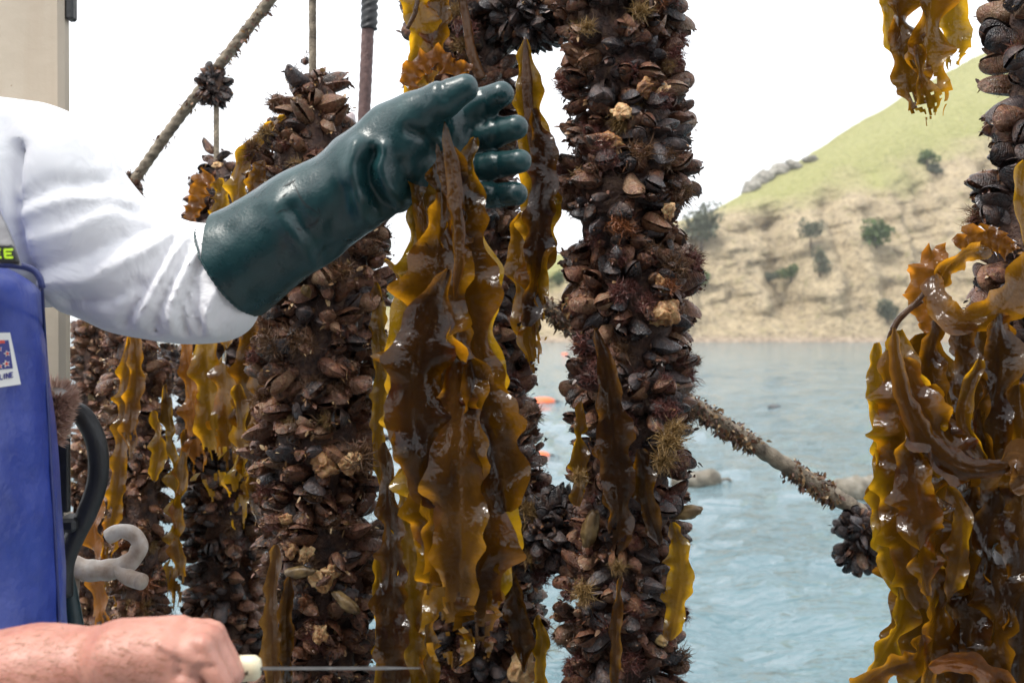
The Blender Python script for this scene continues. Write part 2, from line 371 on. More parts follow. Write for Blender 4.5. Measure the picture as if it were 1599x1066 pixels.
hill_bvh = BVHTree.FromObject(hill, bpy.context.evaluated_depsgraph_get())
def on_hill(px, py):
    d = Vector(ray(px, py)).normalized(); h = hill_bvh.ray_cast(Vector(CAMP), d)
    return np.array(h[0]) if h[0] else None

# ------------------------------------------------------------------ bushes on the hill
def leaf_mat(name, a, b):
    m, nt, N = mat(name); r = N('Attribute', attribute_name='rnd').outputs['Fac']; c = ramp(nt, r, [(0, a), (1, b)])
    d = pbr(nt, c, .6); t = N('BsdfTranslucent'); nt.links.new(c, t.inputs[0]); mx = N('MixShader'); mx.inputs[0].default_value = .3
    nt.links.new(d, mx.inputs[1]); nt.links.new(t.outputs[0], mx.inputs[2]); out(nt, mx.outputs[0]); return m
M['leaf_grey'] = leaf_mat('grey_green_leaves', (.05, .062, .035), (.15, .165, .10))
M['leaf_green'] = leaf_mat('green_leaves', (.035, .065, .015), (.13, .19, .05))
M['bark'] = simple('bark', [(.3, (.06, .045, .03)), (.7, (.14, .10, .07))], 3, .8)
def leaf_cloud(c, r, n, size, seed):
    g = np.random.default_rng(seed); k = g.normal(size=(9, 3)); k = k/np.linalg.norm(k, axis=1)[:, None]*g.uniform(.2, .75, (9, 1))*r + c
    w = g.integers(0, 9, n); d = nrm(g.normal(size=(n, 3))); rr = g.uniform(.25, 1, (n, 1))**.5
    P = k[w] + d*rr*np.array(r)*g.uniform(.35, .55, 9)[w][:, None]
    u = nrm(g.normal(size=(n, 3)) + (0, 0, .3)); t = nrm(np.cross(u, g.normal(size=(n, 3)))); s = size*g.uniform(.6, 1.4, (n, 1))
    V = np.stack([P-u*s, P+t*s*.55, P+u*s, P-t*s*.55], 1).reshape(-1, 3)
    return V, np.arange(4*n).reshape(n, 4), np.repeat(np.clip(g.uniform(0, 1, n)*.8 + .2*w/9, 0, 1), 4)
BUSH = [  # px, py(base), width px, height px, material, label
 (1095, 392, 66, 66, 'leaf_grey', 'large grey-green bush on the hill just right of the central mussel rope'),
 (1266, 386, 34, 40, 'leaf_grey', 'grey-green upright bush at mid height on the pale cliff'),
 (1280, 432, 30, 46, 'leaf_grey', 'narrow drooping bush below the upright one on the cliff'),
 (1367, 386, 60, 44, 'leaf_green', 'bright green rounded bush high on the pale cliff'),
 (1448, 262, 32, 24, 'leaf_green', 'small bush alone near the grassy top of the hill'),
 (1462, 273, 24, 16, 'leaf_grey', 'low scrubby bush just below the topmost hill bush'),
 (1236, 440, 38, 28, 'leaf_green', 'low green bush in the middle of the cliff foot'),
 (1200, 442, 30, 18, 'leaf_grey', 'flat grey scrub beside the low green bush'),
 (1092, 454, 34, 28, 'leaf_green', 'dark green bush above the shore beside the central mussel rope'),
 (1386, 502, 40, 30, 'leaf_grey', 'olive bush near the shore behind the right kelp bundle'),
 (872, 446, 24, 18, 'leaf_green', 'small green bush seen left of the central mussel rope'),
 (612, 474, 34, 22, 'leaf_green', 'distant green trees on the low point beyond the held kelp'),
 (640, 470, 30, 26, 'leaf_grey', 'pale distant tree on the low point behind the held kelp')]
for i, (px, py, w, h, mt, lab) in enumerate(BUSH):
    p = on_hill(px, py)
    if p is None: p = at(px, 510, 300)
    D = p[1]; w, h = m_(w, D)*1.25, m_(h, D)*1.2; b = empty('bush', p)
    V, Fc, rn = leaf_cloud(p + (0, 0, h*.52), np.array([w/2, w*.42, h*.5]), 900, w*.045, 100+i)
    obj('foliage', mesh('foliage', V, Fc, M[mt], False, attr={'rnd': rn}), b)
    V, Fc = tube([p - (0, 0, .5), p + (0, 0, h*.3), p + (w*.05, 0, h*.6)], [w*.04, w*.03, w*.015], 7); obj('trunk', mesh('trunk', V, Fc, M['bark']), b)
    tag(b, lab, 'bush', 'bushes on the hillside')

# ------------------------------------------------------------------ rock outcrops on the ridge
M['rock'] = simple('grey_rock', [(.3, (.10, .095, .08)), (.5, (.25, .235, .20)), (.7, (.37, .35, .30))], .5, .9, .8, 1.5, .5)
def rock_mesh(r, seed, sub=20):
    th = np.linspace(0.001, math.pi-.001, sub); ph = np.linspace(0, 2*math.pi, sub*2, endpoint=False)
    d = np.stack([np.sin(th)[:, None]*np.cos(ph), np.sin(th)[:, None]*np.sin(ph), np.cos(th)[:, None]+0*ph], -1)
    k = 1 + .28*fbm(d*1.6 + seed*3.1, 3, seed) + .16*np.round(3*vnoise(d*2.6 + seed, seed+9))/3
    return (d*k[..., None]*np.array(r)).reshape(-1, 3), grid_faces(sub, sub*2, True)
ROCK = [(1172, 284, 26, 26, 'leftmost grey rock of the outcrop on the hill ridge'), (1194, 274, 30, 30, 'tall grey slab of rock near the left end of the ridge outcrop'),
        (1218, 268, 30, 24, 'broad grey rock in the middle of the ridge outcrop'), (1243, 262, 30, 18, 'low grey rock right of the broad middle rock on the ridge'), (1266, 252, 24, 12, 'rightmost small rock of the ridge outcrop')]
for i, (px, py, w, h, lab) in enumerate(ROCK):
    p = None; y = py
    while p is None and y < 420: p = on_hill(px, y); y += 4
    D = p[1]; V, Fc = rock_mesh((m_(w, D)*.55, m_(w, D)*.5, m_(h, D)*.42), 3+i)
    o = obj('ridge_rock', mesh('ridge_rock', V, Fc, M['rock'])); o.location = p + (0, 0, m_(h, D)*.1); o.rotation_euler = (0, -.5, i)
    tag(o, lab, 'rock', 'rocks of the ridge outcrop')

# ------------------------------------------------------------------ things afloat
def on_water(px, py):
    d = ray(px, py); return CAMP + d * (-CAMZ / d[2])
M['buoy'] = simple('orange_plastic', [(.3, (.62, .10, .02)), (.7, (.78, .17, .05))], 3, .4)
M['dark_plastic'] = simple('dark_float', [(.3, (.04, .045, .05)), (.7, (.11, .11, .11))], 6, .6)
M['old_float'] = simple('weathered_float', [(.3, (.06, .05, .035)), (.5, (.15, .13, .095)), (.7, (.25, .23, .19))], 5, .6, .8, 14, .05)
def lathe(prof, k=20):
    a = np.linspace(0, 2*math.pi, k, endpoint=False); prof = np.asarray(prof, float)
    V = np.stack([prof[:, :1]*np.cos(a), prof[:, :1]*np.sin(a), prof[:, 1:]+0*a], -1).reshape(-1, 3)
    return V, grid_faces(len(prof), k, True)
def buoy(px, py, wpx, lab):
    p = on_water(px, py); r = m_(wpx, p[1])/2; e = empty('orange_buoy', p)
    V, Fc = lathe([(.001*r, -.45*r), (.5*r, -.42*r), (.85*r, -.25*r), (1*r, .02*r), (.9*r, .22*r), (.62*r, .36*r), (.3*r, .42*r), (.001, .43*r)])
    obj('float', mesh('float', V + p, Fc, M['buoy']), e)
    V, Fc = tube([p + (.7*r, 0, .1*r), p + (1.15*r, 0, .12*r), p + (1.3*r, 0, .02*r)], .1*r, 8); obj('lug', mesh('lug', V, Fc, M['dark_plastic']), e)
    V, Fc = tube([p + (1.2*r, 0, .06*r), p + (1.7*r, -.2*r, .0), p + (2.1*r, -.3*r, -.2*r)], .05*r, 6); obj('mooring_line', mesh('mooring_line', V, Fc, M['dark_plastic']), e)
    tag(e, lab, 'buoy', 'orange buoys on the water')
buoy(848, 628, 40, 'orange buoy floating on the water just left of the central mussel rope')
buoy(842, 712, 36, 'nearer orange buoy half hidden behind the kelp-hung middle rope')
buoy(882, 553, 12, 'tiny far orange buoy close under the shore')
def old_float(pxa, pxb, py, rpx, lab):
    a, b = on_water(pxa, py), on_water(pxb, py-6); r = m_(rpx, a[1]); t = np.linspace(0, 1, 22)
    P = a + (b-a)*t[:, None] + (0, 0, r*.25); rad = r*np.minimum(1, np.sqrt(np.maximum(1-np.abs(t*2-1)**6, .02)))*(1+.06*np.sin(t*19))
    V, Fc = tube(P, rad, 14); V = V + fbm(V*9, 3, 4)[:, None]*r*.12
    e = empty('weathered_float', a); obj('float', mesh('float', V, Fc, M['old_float']), e)
    P = b + np.array([[0, 0, r*.2], [r*.8, 0, r*.3], [r*1.8, .1, -.1]]); V, Fc = tube(P, r*.14, 8); obj('rope_tail', mesh('rope_tail', V, Fc, M['old_float']), e)
    tag(e, lab, 'float', 'weathered floats')
old_float(1050, 1124, 758, 17, 'weathered grey float in the water poking out right of the central mussel rope')
old_float(1300, 1385, 776, 24, 'larger weathered float in the water beside the right kelp bundle')
p = on_water(1210, 636); V, Fc = rock_mesh((.24, .16, .1), 5, 12)
tag(obj('dark_float', mesh('dark_float', V + p, Fc, M['dark_plastic'])), 'small dark float bobbing in open water before the cliff', 'float')

# ------------------------------------------------------------------ the boat: deck (below the picture) and painted post
DECK = 1.38
def box(lo, hi, bev=0.0):
    lo, hi = np.array(lo, float), np.array(hi, float); c, s = (lo+hi)/2, (hi-lo)/2; V = []; b = min(bev, s.min()*.49)
    for ix in (-1, 1):
        for iy in (-1, 1):
            for iz in (-1, 1):
                g = np.array([ix, iy, iz])
                for k in range(3):
                    q = s - b; q[k] = s[k]; V.append(c + g*q)
    import bmesh as bmm
    bm = bmm.new(); [bm.verts.new(v) for v in V]; bmm.ops.convex_hull(bm, input=bm.verts)
    bmm.ops.dissolve_limit(bm, angle_limit=.01, verts=bm.verts, edges=bm.edges); bm.verts.index_update()
    V = np.array([v.co[:] for v in bm.verts]); Fc = [[v.index for v in f.verts] for f in bm.faces]; bm.free(); return V, Fc
M['deck'] = simple('deck_paint', [(.3, (.16, .17, .17)), (.7, (.26, .27, .27))], 3, .6, .4, 90)
V, Fc = box((-3, -3.5, DECK-.12), (.25, 1.72, DECK), .01); V2, Fc2 = box((.252, -3.5, DECK-.12), (3.5, 1.15, DECK-.003), .01); Fc = Fc + [[i + len(V) for i in f] for f in Fc2]; V = np.vstack([V, V2]); tag(obj('boat_deck', mesh('boat_deck', V, Fc, M['deck'], False)), kind='structure')
M['added_cabin'] = simple('added_cabin_paint', [(.3, (.10, .11, .12)), (.7, (.15, .16, .17))], 2, .55, .3, 40); M['added_cabin_glass'] = simple('added_cabin_glass', [(.3, (.01, .012, .014)), (.7, (.02, .022, .024))], 2, .08)
added_cabin = empty('added_wheelhouse', (0, -1.9, DECK)); V, Fc = box((-3, -3.4, DECK), (3.4, -1.45, DECK+2.3), .02); obj('added_wall', mesh('added_wall', V, Fc, M['added_cabin'], False), added_cabin)  # unseen dark structure added behind the camera, for the wet kelp to reflect
V, Fc = box((-3.1, -3.45, DECK+2.301), (3.5, -1.1, DECK+2.38), .02); obj('added_roof', mesh('added_roof', V, Fc, M['added_cabin'], False), added_cabin)
for wx in (-2.4, -1.2, 0.0, 1.2, 2.4):
    V, Fc = box((wx-.42, -1.452, DECK+1.1), (wx+.42, -1.44, DECK+1.85), .004); w = obj('added_window', mesh('added_window', V, Fc, M['added_cabin_glass'], False), added_cabin)
tag(added_cabin, 'unseen grey deckhouse added behind the camera as a dark reflection', 'added_wheelhouse')
def post_mat():
    m, nt, N = mat('cream_paint'); v = N('TexCoord').outputs['Object']
    c = ramp(nt, noise(nt, 5, 5, v), [(.3, (.42, .36, .28)), (.7, (.52, .46, .37))])
    rust = ramp(nt, noise(nt, 38, 5, v, .7), [(.68, (0, 0, 0)), (.74, (1, 1, 1))]); run = ramp(nt, noise(nt, 1, 4, mapping(nt, v, (16, 16, 1.6))), [(.5, (0, 0, 0)), (.75, (1, 1, 1))])
    c = mixc(nt, mathn(nt, 'MULTIPLY', run, .3), c, (.30, .20, .12)); c = mixc(nt, mathn(nt, 'MULTIPLY', rust, .7), c, (.16, .07, .03))
    out(nt, pbr(nt, c, .5, bump(nt, noise(nt, 60, 5, v), .25, .003))); return m
M['post'] = post_mat(); M['black'] = simple('black_rubber', [(.3, (.010, .011, .012)), (.7, (.025, .026, .028))], 30, .45, .3, 120)
PY = 1.53; x1 = at(112, 300, PY+.03)[0]
post = empty('painted_post', (x1-.08, PY+.06, DECK))
V, Fc = box((x1-.17, PY, DECK), (x1, PY+.03, 4.2), .008); obj('post', mesh('post', V, Fc, M['post'], False), post)
a = at(112, 28, PY); V, Fc = box((x1+.0005, PY+.006, a[2]), (x1+.012, PY+.024, a[2]+.2), .003); obj('bracket', mesh('bracket', V, Fc, M['black'], False), post)
tag(post, 'cream painted steel post with rust spots behind the white sleeve', 'post')

# hose loop, clamp, hook and worn fringe beside the post
def loop(ptspx, Y, rpx, k=12, n=48, **kw):
    P = cat_rom([at(*q, Y) if len(q) == 2 else at(*q) for q in ptspx], n); return tube(P, m_(rpx, Y), k, **kw)
h = empty('black_hose', at(110, 860, 1.42))
V, Fc = loop([(76, 655), (100, 640), (128, 648), (150, 690), (153, 745), (138, 795), (118, 835), (100, 880), (98, 930)], 1.42, 16); obj('hose', mesh('hose', V, Fc, M['black']), h)
V, Fc = box(at(80, 800, 1.405), at(111, 680, 1.415) , .002); obj('strap', mesh('strap', V, Fc, M['black'], False), h)
V, Fc = box(at(82, 832, 1.395), at(140, 800, 1.445), .006); obj('clamp', mesh('clamp', V, Fc, M['black'], False), h)
tag(h, 'looped black rubber hose with clamp beside the blue overalls', 'hose')
M['teal_cloth'] = simple('dark_oilskin', [(.3, (.006, .018, .022)), (.7, (.014, .035, .04))], 12, .4)
P = cat_rom([at(92, 800, 1.44), at(98, 870, 1.43), at(108, 930, 1.43), at(118, 1010, 1.43), at(122, 1080, 1.43)], 24); V, Fc = tube(P, np.linspace(m_(7, 1.4), m_(22, 1.4), 24), 12)
tag(obj('dark_sleeve', mesh('dark_sleeve', V, Fc, M['teal_cloth'])), 'dark teal oilskin sheath hanging below the black hose', 'sheath')
M['worn'] = simple('worn_pipe', [(.3, (.22, .14, .09)), (.46, (.42, .34, .28)), (.66, (.60, .57, .54))], 22, .55, .5, 80, .004)
hk = empty('bent_pipe_hook', at(150, 885, 1.5))
P = cat_rom([at(x, y, 1.5) for x, y in [(108, 882), (140, 890), (175, 888), (204, 876), (218, 852), (208, 834), (188, 829), (168, 838)]], 60); V, Fc = tube(P, np.interp(np.linspace(0, 1, 60), [0, .3, .55, .8, 1], [17, 17, 14, 12, 12])*1.5/F*(1+.05*np.sin(np.arange(60)*.7)), 16); obj('hook', mesh('hook', V, Fc, M['worn']), hk)
V, Fc = loop([(180, 880, 1.5), (200, 900, 1.49), (222, 908, 1.475)], 1.49, 13, 14, 14); obj('stub', mesh('stub', V, Fc, M['worn']), hk)
V, Fc = loop([(118, 872), (116, 900), (112, 960), (108, 1080)], 1.5, 9, 10, 20); obj('shank', mesh('shank', V, Fc, M['worn']), hk)
tag(hk, 'worn pale bent pipe hook with curled end beside the dark sheath', 'hook')
# frayed brown brush: many fibres round a core
fb = empty('frayed_rope_end', at(100, 650, 1.37)); g = np.random.default_rng(5)
a, b = at(72, 690, 1.38), at(92, 612, 1.36); V, Fc = tube(cat_rom([a, (a+b)/2, b], 10), m_(18, 1.37), 12)
M['fringe'] = tuft_mat('brown_fibre', (.42, .25, .18), (.80, .58, .47)); obj('core', mesh('core', V, Fc, M['worn']), fb)
VV, FF, RR = [], [], []; ax = nrm(b-a)
for i in range(3800):
    t = g.uniform(0, 1)**.6; d = nrm(np.cross(ax, g.normal(size=3))); p0 = a + (b-a)*t + d*m_(15, 1.37); d2 = nrm(d*.8 + ax*g.uniform(-.2, 1.1) + g.normal(size=3)*.25)
    L = m_(g.uniform(10, 24), 1.45); w = nrm(np.cross(d2, g.normal(size=3)))*.0011; o = len(VV); q = p0 + d2*L*.5; r = p0 + d2*L + ax*L*.15
    VV += [p0-w, p0+w, q+w, q-w, r]; FF += [[o, o+1, o+2, o+3], [o+3, o+2, o+4]]; RR += [g.uniform()]*5
tag(obj('fibres', mesh('fibres', VV, FF, M['fringe'], False, attr={'rnd': RR}), fb), kind='stuff')
tag(fb, 'brown frayed fibre roll between the overalls and the cream post', 'brush')

# thin upright pole and the small pale peg beside it
M['pole'] = simple('brown_rope', [(.3, (.06, .03, .028)), (.7, (.16, .09, .08))], 60, .6, .6, 200)
P = cat_rom([at(579, -60, 2.6), at(573, 80, 2.6), at(567, 215, 2.6)], 60); V, Fc = tube(P, m_(9.5, 2.6), 14, strands=3, twist=90, depth=.06); pl = obj('dark_rope', mesh('dark_rope', V, Fc, M['pole']))
tag(pl, 'straight dark brown line hanging taut behind the glove wrist', 'rope')
P = [at(579, -60, 2.6), at(577, 20, 2.6), at(576, 46, 2.6)]; V, Fc = tube(cat_rom(P, 50), m_(12, 2.6), 12, strands=3, twist=120); obj('whipping', mesh('whipping', V, Fc, M['black']), pl)
M['peg'] = simple('pale_plastic', [(.3, (.40, .33, .34)), (.7, (.55, .47, .48))], 20, .4)
V, Fc = lathe([(.0001, .034), (.006, .033), (.010, .026), (.011, .0), (.011, -.05), (.0001, -.05)], 14); o = obj('peg', mesh('peg', V, Fc, M['peg'])); o.location = at(549, 200, 2.3); o.rotation_euler = (0, -.08, 0)
tag(o, 'small pale rounded peg showing above the glove wrist', 'peg')

# ================================================================== MUSSEL ROPES
def shell_half(L, W, T, n=12, k=7, seed=0, sgn=1):
    """one valve: umbo at origin, long axis +X, hinge line in the XY plane"""
    t = 1-(1-np.linspace(0, 1, n))**1.9; x = t*L
    w = W*.5*np.sqrt(np.clip(np.sin(np.clip(t, 0, 1)**.72*math.pi*.5), 0, 1))*np.sqrt(np.clip(1-t**7, 0, 1)); w[0] = W*.03
    th = T*.5*np.clip(np.sin(t**.72*math.pi), 0, 1)**.6 ; c = -W*.12*np.sin(t*math.pi*.9)
    a = np.linspace(-1, 1, k)
    Y = c[:, None] + w[:, None]*a; Z = sgn*th[:, None]*np.clip(1-np.abs(a)**1.8, 0, 1)**.75
    X = x[:, None] + 0*a - .0*L
    P = np.stack([X, Y, Z], -1); P = P + (fbm(P*60 + seed*7, 2, seed)[..., None])*np.array([.0008, .0012, .0012])
    uv = np.stack([X/L, Y/W+.5], -1).reshape(-1, 2); Fc = grid_faces(n, k)
    return P.reshape(-1, 3), (Fc if sgn > 0 else Fc[:, ::-1]), uv
def shell_mesh(seed, L=.075, gape=0.0):
    g = np.random.default_rng(seed); W = L*g.uniform(.48, .60); T = L*g.uniform(.42, .54)
    A = shell_half(L, W, T, seed=seed); B = shell_half(L, W, T, seed=seed+5, sgn=-1)
    def rot(P, a): c, s = math.cos(a), math.sin(a); return P @ np.array([[c, 0, s], [0, 1, 0], [-s, 0, c]])
    VA, VB = rot(A[0], gape), rot(B[0], -gape)
    return np.vstack([VA, VB]), np.vstack([A[1], B[1] + len(VA)]), np.vstack([A[2], B[2]])
SHELLS = []
for s in range(10):
    V, Fc, uv = shell_mesh(s, .075, [0, 0, .0, .05, 0, .10, 0, .03, 0, .07][s]); SHELLS.append((mesh('mussel', V, Fc, M['shell'], uv=uv), V, Fc, uv))
BLACKS = []
for me_, V_, F_, uv_ in SHELLS:
    m2 = me_.copy(); m2.materials.clear(); m2.materials.append(M['shell_black']); BLACKS.append(m2)
def tuft_mesh(name, mt, n, L, wid, seed, spread=1.0, curl=.5, seg=3):
    g = np.random.default_rng(seed); VV, FF, RR = [], [], []
    for i in range(n):
        d = nrm(g.normal(size=3)*spread + (0, 0, 1.1)); d[2] = abs(d[2]); p = g.normal(size=3)*L*.14*np.array([1, 1, .3]); l = L*g.uniform(.45, 1.1); o = len(VV); w = nrm(np.cross(d, g.normal(size=3)))
        r = g.uniform(0, 1)
        for k in range(seg+1):
            ww = w*wid*(1-k/(seg+.2)); VV += [p-ww, p+ww]; RR += [r*.7 + .3*k/seg]*2
            d = nrm(d + g.normal(size=3)*curl*.5 - np.array([0, 0, .06])); p = p + d*l/seg
        FF += [[o+2*k, o+2*k+1, o+2*k+3, o+2*k+2] for k in range(seg)]
    return mesh(name, VV, FF, M[mt], False, attr={'rnd': RR})
TUFT = {'tuft_red': [tuft_mesh('red_weed_tuft', 'tuft_red', 240, .030, .0009, 40+i, 1.1, 1.6, 4) for i in range(3)],
        'tuft_tan': [tuft_mesh('hydroid_tuft', 'tuft_tan', 260, .024, .0009, 50+i, .5, .9) for i in range(2)],
        'tuft_brown': [tuft_mesh('brown_weed_tuft', 'tuft_brown', 220, .032, .0010, 60+i, 1.0, 1.4, 4) for i in range(3)],
        'tuft_orange': [tuft_mesh('orange_weed_tuft', 'tuft_orange', 260, .026, .0010, 70+i, 1.0, 1.5, 4) for i in range(2)]}
def lump_mesh(name, mt, seed, r, amp=.45, sub=16):
    th = np.linspace(0.001, math.pi-.001, sub); ph = np.linspace(0, 2*math.pi, int(sub*1.6), endpoint=False)
    d = np.stack([np.sin(th)[:, None]*np.cos(ph), np.sin(th)[:, None]*np.sin(ph), np.cos(th)[:, None]+0*ph], -1)
    k = 1 + amp*fbm(d*1.55 + seed*5.3, 4, seed, .55); return mesh(name, (d*k[..., None]*np.array(r)).reshape(-1, 3), grid_faces(sub, len(ph), True), M[mt])
SPONGE = [lump_mesh('sponge', 'sponge', 80+i, (.022, .017, .011), .62, 24) for i in range(4)]
SQUIRT = [lump_mesh('sea_squirt', 'squirt', 90+i, (.012, .012, .03), .2) for i in range(3)]
def xf(X, Yv, Z, P, s=1.0):
    M4 = np.eye(4); M4[:3, 0], M4[:3, 1], M4[:3, 2], M4[:3, 3] = X*s, Yv*s, Z*s, P; return M4
def basis(d, up, roll=0.0):
    X = nrm(d); Yv = nrm(np.cross(up, X)); Z = np.cross(X, Yv); c, s = math.cos(roll), math.sin(roll); return X, Yv*c + Z*s, Z*c - Yv*s
def put(name, me, M4, parent):
    o = bpy.data.objects.new(name, me); SC.collection.objects.link(o); o.parent = parent
    o.matrix_parent_inverse = Matrix.Translation(-parent.location); o.matrix_basis = Matrix(M4.tolist()); return o
def merged(ms, name, parent):
    if not ms: return
    VV, FF, UV, RN = [], [], [], []; o = 0; g = np.random.default_rng(len(ms))
    for si, M4 in ms:
        _, V, Fc, uv = SHELLS[si]; VV.append(V @ M4[:3, :3].T + M4[:3, 3]); FF.append(Fc + o); UV.append(uv); RN.append(np.full(len(V), g.uniform())); o += len(V)
    me = mesh(name, np.vstack(VV), np.vstack(FF), M['shell'], uv=np.vstack(UV), attr={'rnd': np.concatenate(RN)})
    tag(obj(name, me, parent), kind='stuff')
def debris(P, N, n, size, seed, parent, warm=0.0):
    """small curled scraps of weed and broken shell lying all over the growth (nobody could count them)"""
    g = np.random.default_rng(seed); i = g.integers(0, len(P), n); C = P[i] + g.normal(size=(n, 3))*size*.6
    d = nrm(N[i] + g.normal(size=(n, 3))*.7); u = nrm(np.cross(d, g.normal(size=(n, 3)))); s = size*g.uniform(.35, 1.5, (n, 1)); w = u*s*g.uniform(.12, .5, (n, 1))
    bend = nrm(g.normal(size=(n, 3)))*s*.35; a, b, c = C, C + d*s*.6 + bend*.4, C + d*s*1.1 + bend*1.2 - np.array([0, 0, .25])*s
    V = np.stack([a-w*.6, a+w*.6, b+w, b-w, c+w*.3, c-w*.3], 1).reshape(-1, 3); o = np.arange(n)[:, None]*6
    Fc = np.vstack([o+[0, 1, 2, 3], o+[3, 2, 4, 5]]); rn = np.repeat(np.clip(g.beta(1.5, 2.3, n) + warm, 0, 1), 6)
    tag(obj('weed_scraps', mesh('weed_scraps', V, Fc, M['flake'], False, attr={'rnd': rn}), parent), kind='stuff')
def mussel_rope(label, pts, radii, Y, shell=(.62, .95), space=.027, seed=1, reds=30, tans=6, browns=12, oranges=3, sponges=3, squirts=3, scraps=4500, warm=0.0, hang=None, cap=290, roll=.5, black=0.0):
    g = np.random.default_rng(seed); P3 = np.array([at(x, y, Y) for x, y in pts]); n = 160
    C = cat_rom(np.c_[P3, [m_(r, Y) for r in radii]], n); tt = np.linspace(0, 1, n); wob = np.c_[tt*11, 0*tt, 0*tt]; C[:, 3] *= 1 + .13*fbm(wob*1.3, 2, seed+70); C[:, 0] += C[:, 3]*.10*fbm(wob*.8, 2, seed+71); P, Rr = C[:, :3], np.maximum(C[:, 3], .004)
    root = empty('mussel_rope', P[-1]); tag(root, label, 'mussel rope', 'mussel ropes hanging from the boat')
    T, N, B = frames(P); s = np.r_[0, np.cumsum(np.linalg.norm(np.diff(P, axis=0), axis=1))]; Lm = .075
    V, Fc = tube(P, np.maximum(Rr*.64, .004), 18); V = V + fbm(V*28, 3, seed)[:, None]*.009*nrm(V - np.repeat(P, 18, 0))
    obj('growth_core', mesh('growth_core', V, Fc, M['core']), root)
    top = P[0]; Q = cat_rom([top + (0, 0, hang if hang else .3), top + (0, 0, .1), top - (0, 0, .02)], 90); V, Fc = tube(Q, .0062, 12, strands=3, twist=190); obj('rope', mesh('rope', V, Fc, M['rope']), root)
    parts, rest, SP, SN = [], [], [], []; q = 0.0
    while q < s[-1]:
        i = int(np.interp(q, s, np.arange(n))); R0 = Rr[i]; Rc = max(R0 - Lm*.72, R0*.35); k = max(3, int(2*math.pi*max(Rc, .5*R0)/space)); ph0 = g.uniform(0, 6.28)
        for j in range(k):
            ph = ph0 + 6.283*j/k + g.normal()*.12; rad = math.cos(ph)*N[i] + math.sin(ph)*B[i]; tang = np.cross(rad, T[i])
            sc = g.uniform(*shell)*(.62 if g.uniform() < .22 else 1)*min(1.0, .45 + R0/.08); rc = max(R0 - Lm*sc*g.uniform(.62, .95), R0*.2)
            d = nrm(rad + tang*g.normal()*.85 + T[i]*(g.normal()*.40)); d = nrm(d + g.normal(size=3)*.8) if g.uniform() < .25 else d; X, Yv, Z = basis(d, np.array([0, 0, 1.0]) if abs(d[2]) < .95 else np.array([1.0, 0, 0]), g.normal()*roll*1.5)
            p = P[i] + rad*rc + T[i]*g.normal()*space*.55; M4 = xf(X, Yv, Z, p, sc); tip = p + d*Lm*sc*.9; SP.append(tip); SN.append(d); SP.append(p + d*Lm*sc*.5 + Z*.01); SN.append(nrm(Z+d*.4))
            u, v = pix(tip); face = -rad[1]; ok = face > -.25 and -40 < u < 1640 and -40 < v < 1106
            parts.append((face if ok else -9, int(g.integers(0, 10)), M4))
        q += space*.62
    parts.sort(key=lambda a: -a[0])
    for f, si, M4 in parts[:cap]:
        if f > -5: put('mussel', BLACKS[si] if g.uniform() < black else SHELLS[si][0], M4, root)
        else: rest.append((si, M4))
    rest += [(a[1], a[2]) for a in parts[cap:]]; merged(rest, 'mussels_behind', root)
    SP, SN = np.array(SP), np.array(SN); vis = np.where((SN[:, 1] < .35))[0]
    def scatter(k, fn):
        for i in g.choice(vis, k): fn(SP[i], SN[i])
    def tf(kind):
        def f(p, d):
            X, Yv, Z = basis(d, np.array([0, 0, 1.0]) if abs(d[2]) < .95 else np.array([1.0, 0, 0]), g.uniform(0, 6)); l = TUFT[kind]; me = l[int(g.integers(0, len(l)))]
            put(me.name.split('.')[0], me, xf(Yv, Z, X, p - d*.006, g.uniform(.6, 1.35)), root)
        return f
    reds, browns = int(reds*2.2), int(browns*1.8); scatter(reds, tf('tuft_red')); scatter(browns, tf('tuft_brown')); scatter(tans, tf('tuft_tan')); scatter(oranges, tf('tuft_orange'))
    def sp(l, nm, lo, hi):
        def f(p, d):
            X, Yv, Z = basis(d, np.array([0, 0, 1.0]) if abs(d[2]) < .95 else np.array([1.0, 0, 0]), g.uniform(0, 6)); put(nm, l[int(g.integers(0, len(l)))], xf(Yv, Z, X, p - d*.004, g.uniform(lo, hi)), root)
        return f
    scatter(sponges, sp(SPONGE, 'sponge', .45, .95)); scatter(squirts, sp(SQUIRT, 'sea_squirt', .45, .85))
    debris(SP, SN, int(scraps*2.2), .0062, seed+500, root, warm); return root
def rope_mat():
    m, nt, N = mat('weathered_rope'); v = N('NewGeometry').outputs['Position']
    c = ramp(nt, noise(nt, 45, 5, v, .65), [(.3, (.07, .055, .04)), (.5, (.22, .18, .13)), (.7, (.36, .30, .22))])
    out(nt, pbr(nt, c, .8, bump(nt, noise(nt, 300, 4, v), .8, .004))); return m
M['rope'] = rope_mat()
R1 = mussel_rope('central mussel rope clear of kelp, thick with shells and tan sponges, before the cliff', [(978, -90), (976, 100), (976, 260), (978, 420), (988, 560), (990, 690), (984, 840), (972, 990), (972, 1160)], [92, 92, 98, 98, 100, 94, 94, 92, 94], 1.9, black=.5, seed=3, reds=64, tans=12, browns=26, oranges=6, sponges=4, squirts=6, scraps=5200, roll=.45, warm=-.10)
R2 = mussel_rope('mussel rope directly behind the held kelp and the gloved fingers', [(722, -90), (722, 60), (735, 240), (745, 420), (752, 600), (762, 760), (752, 900), (750, 1160)], [86, 84, 70, 66, 72, 82, 92, 98], 2.05, black=.4, seed=8, reds=45, tans=16, browns=24, sponges=3, squirts=6, warm=.03)
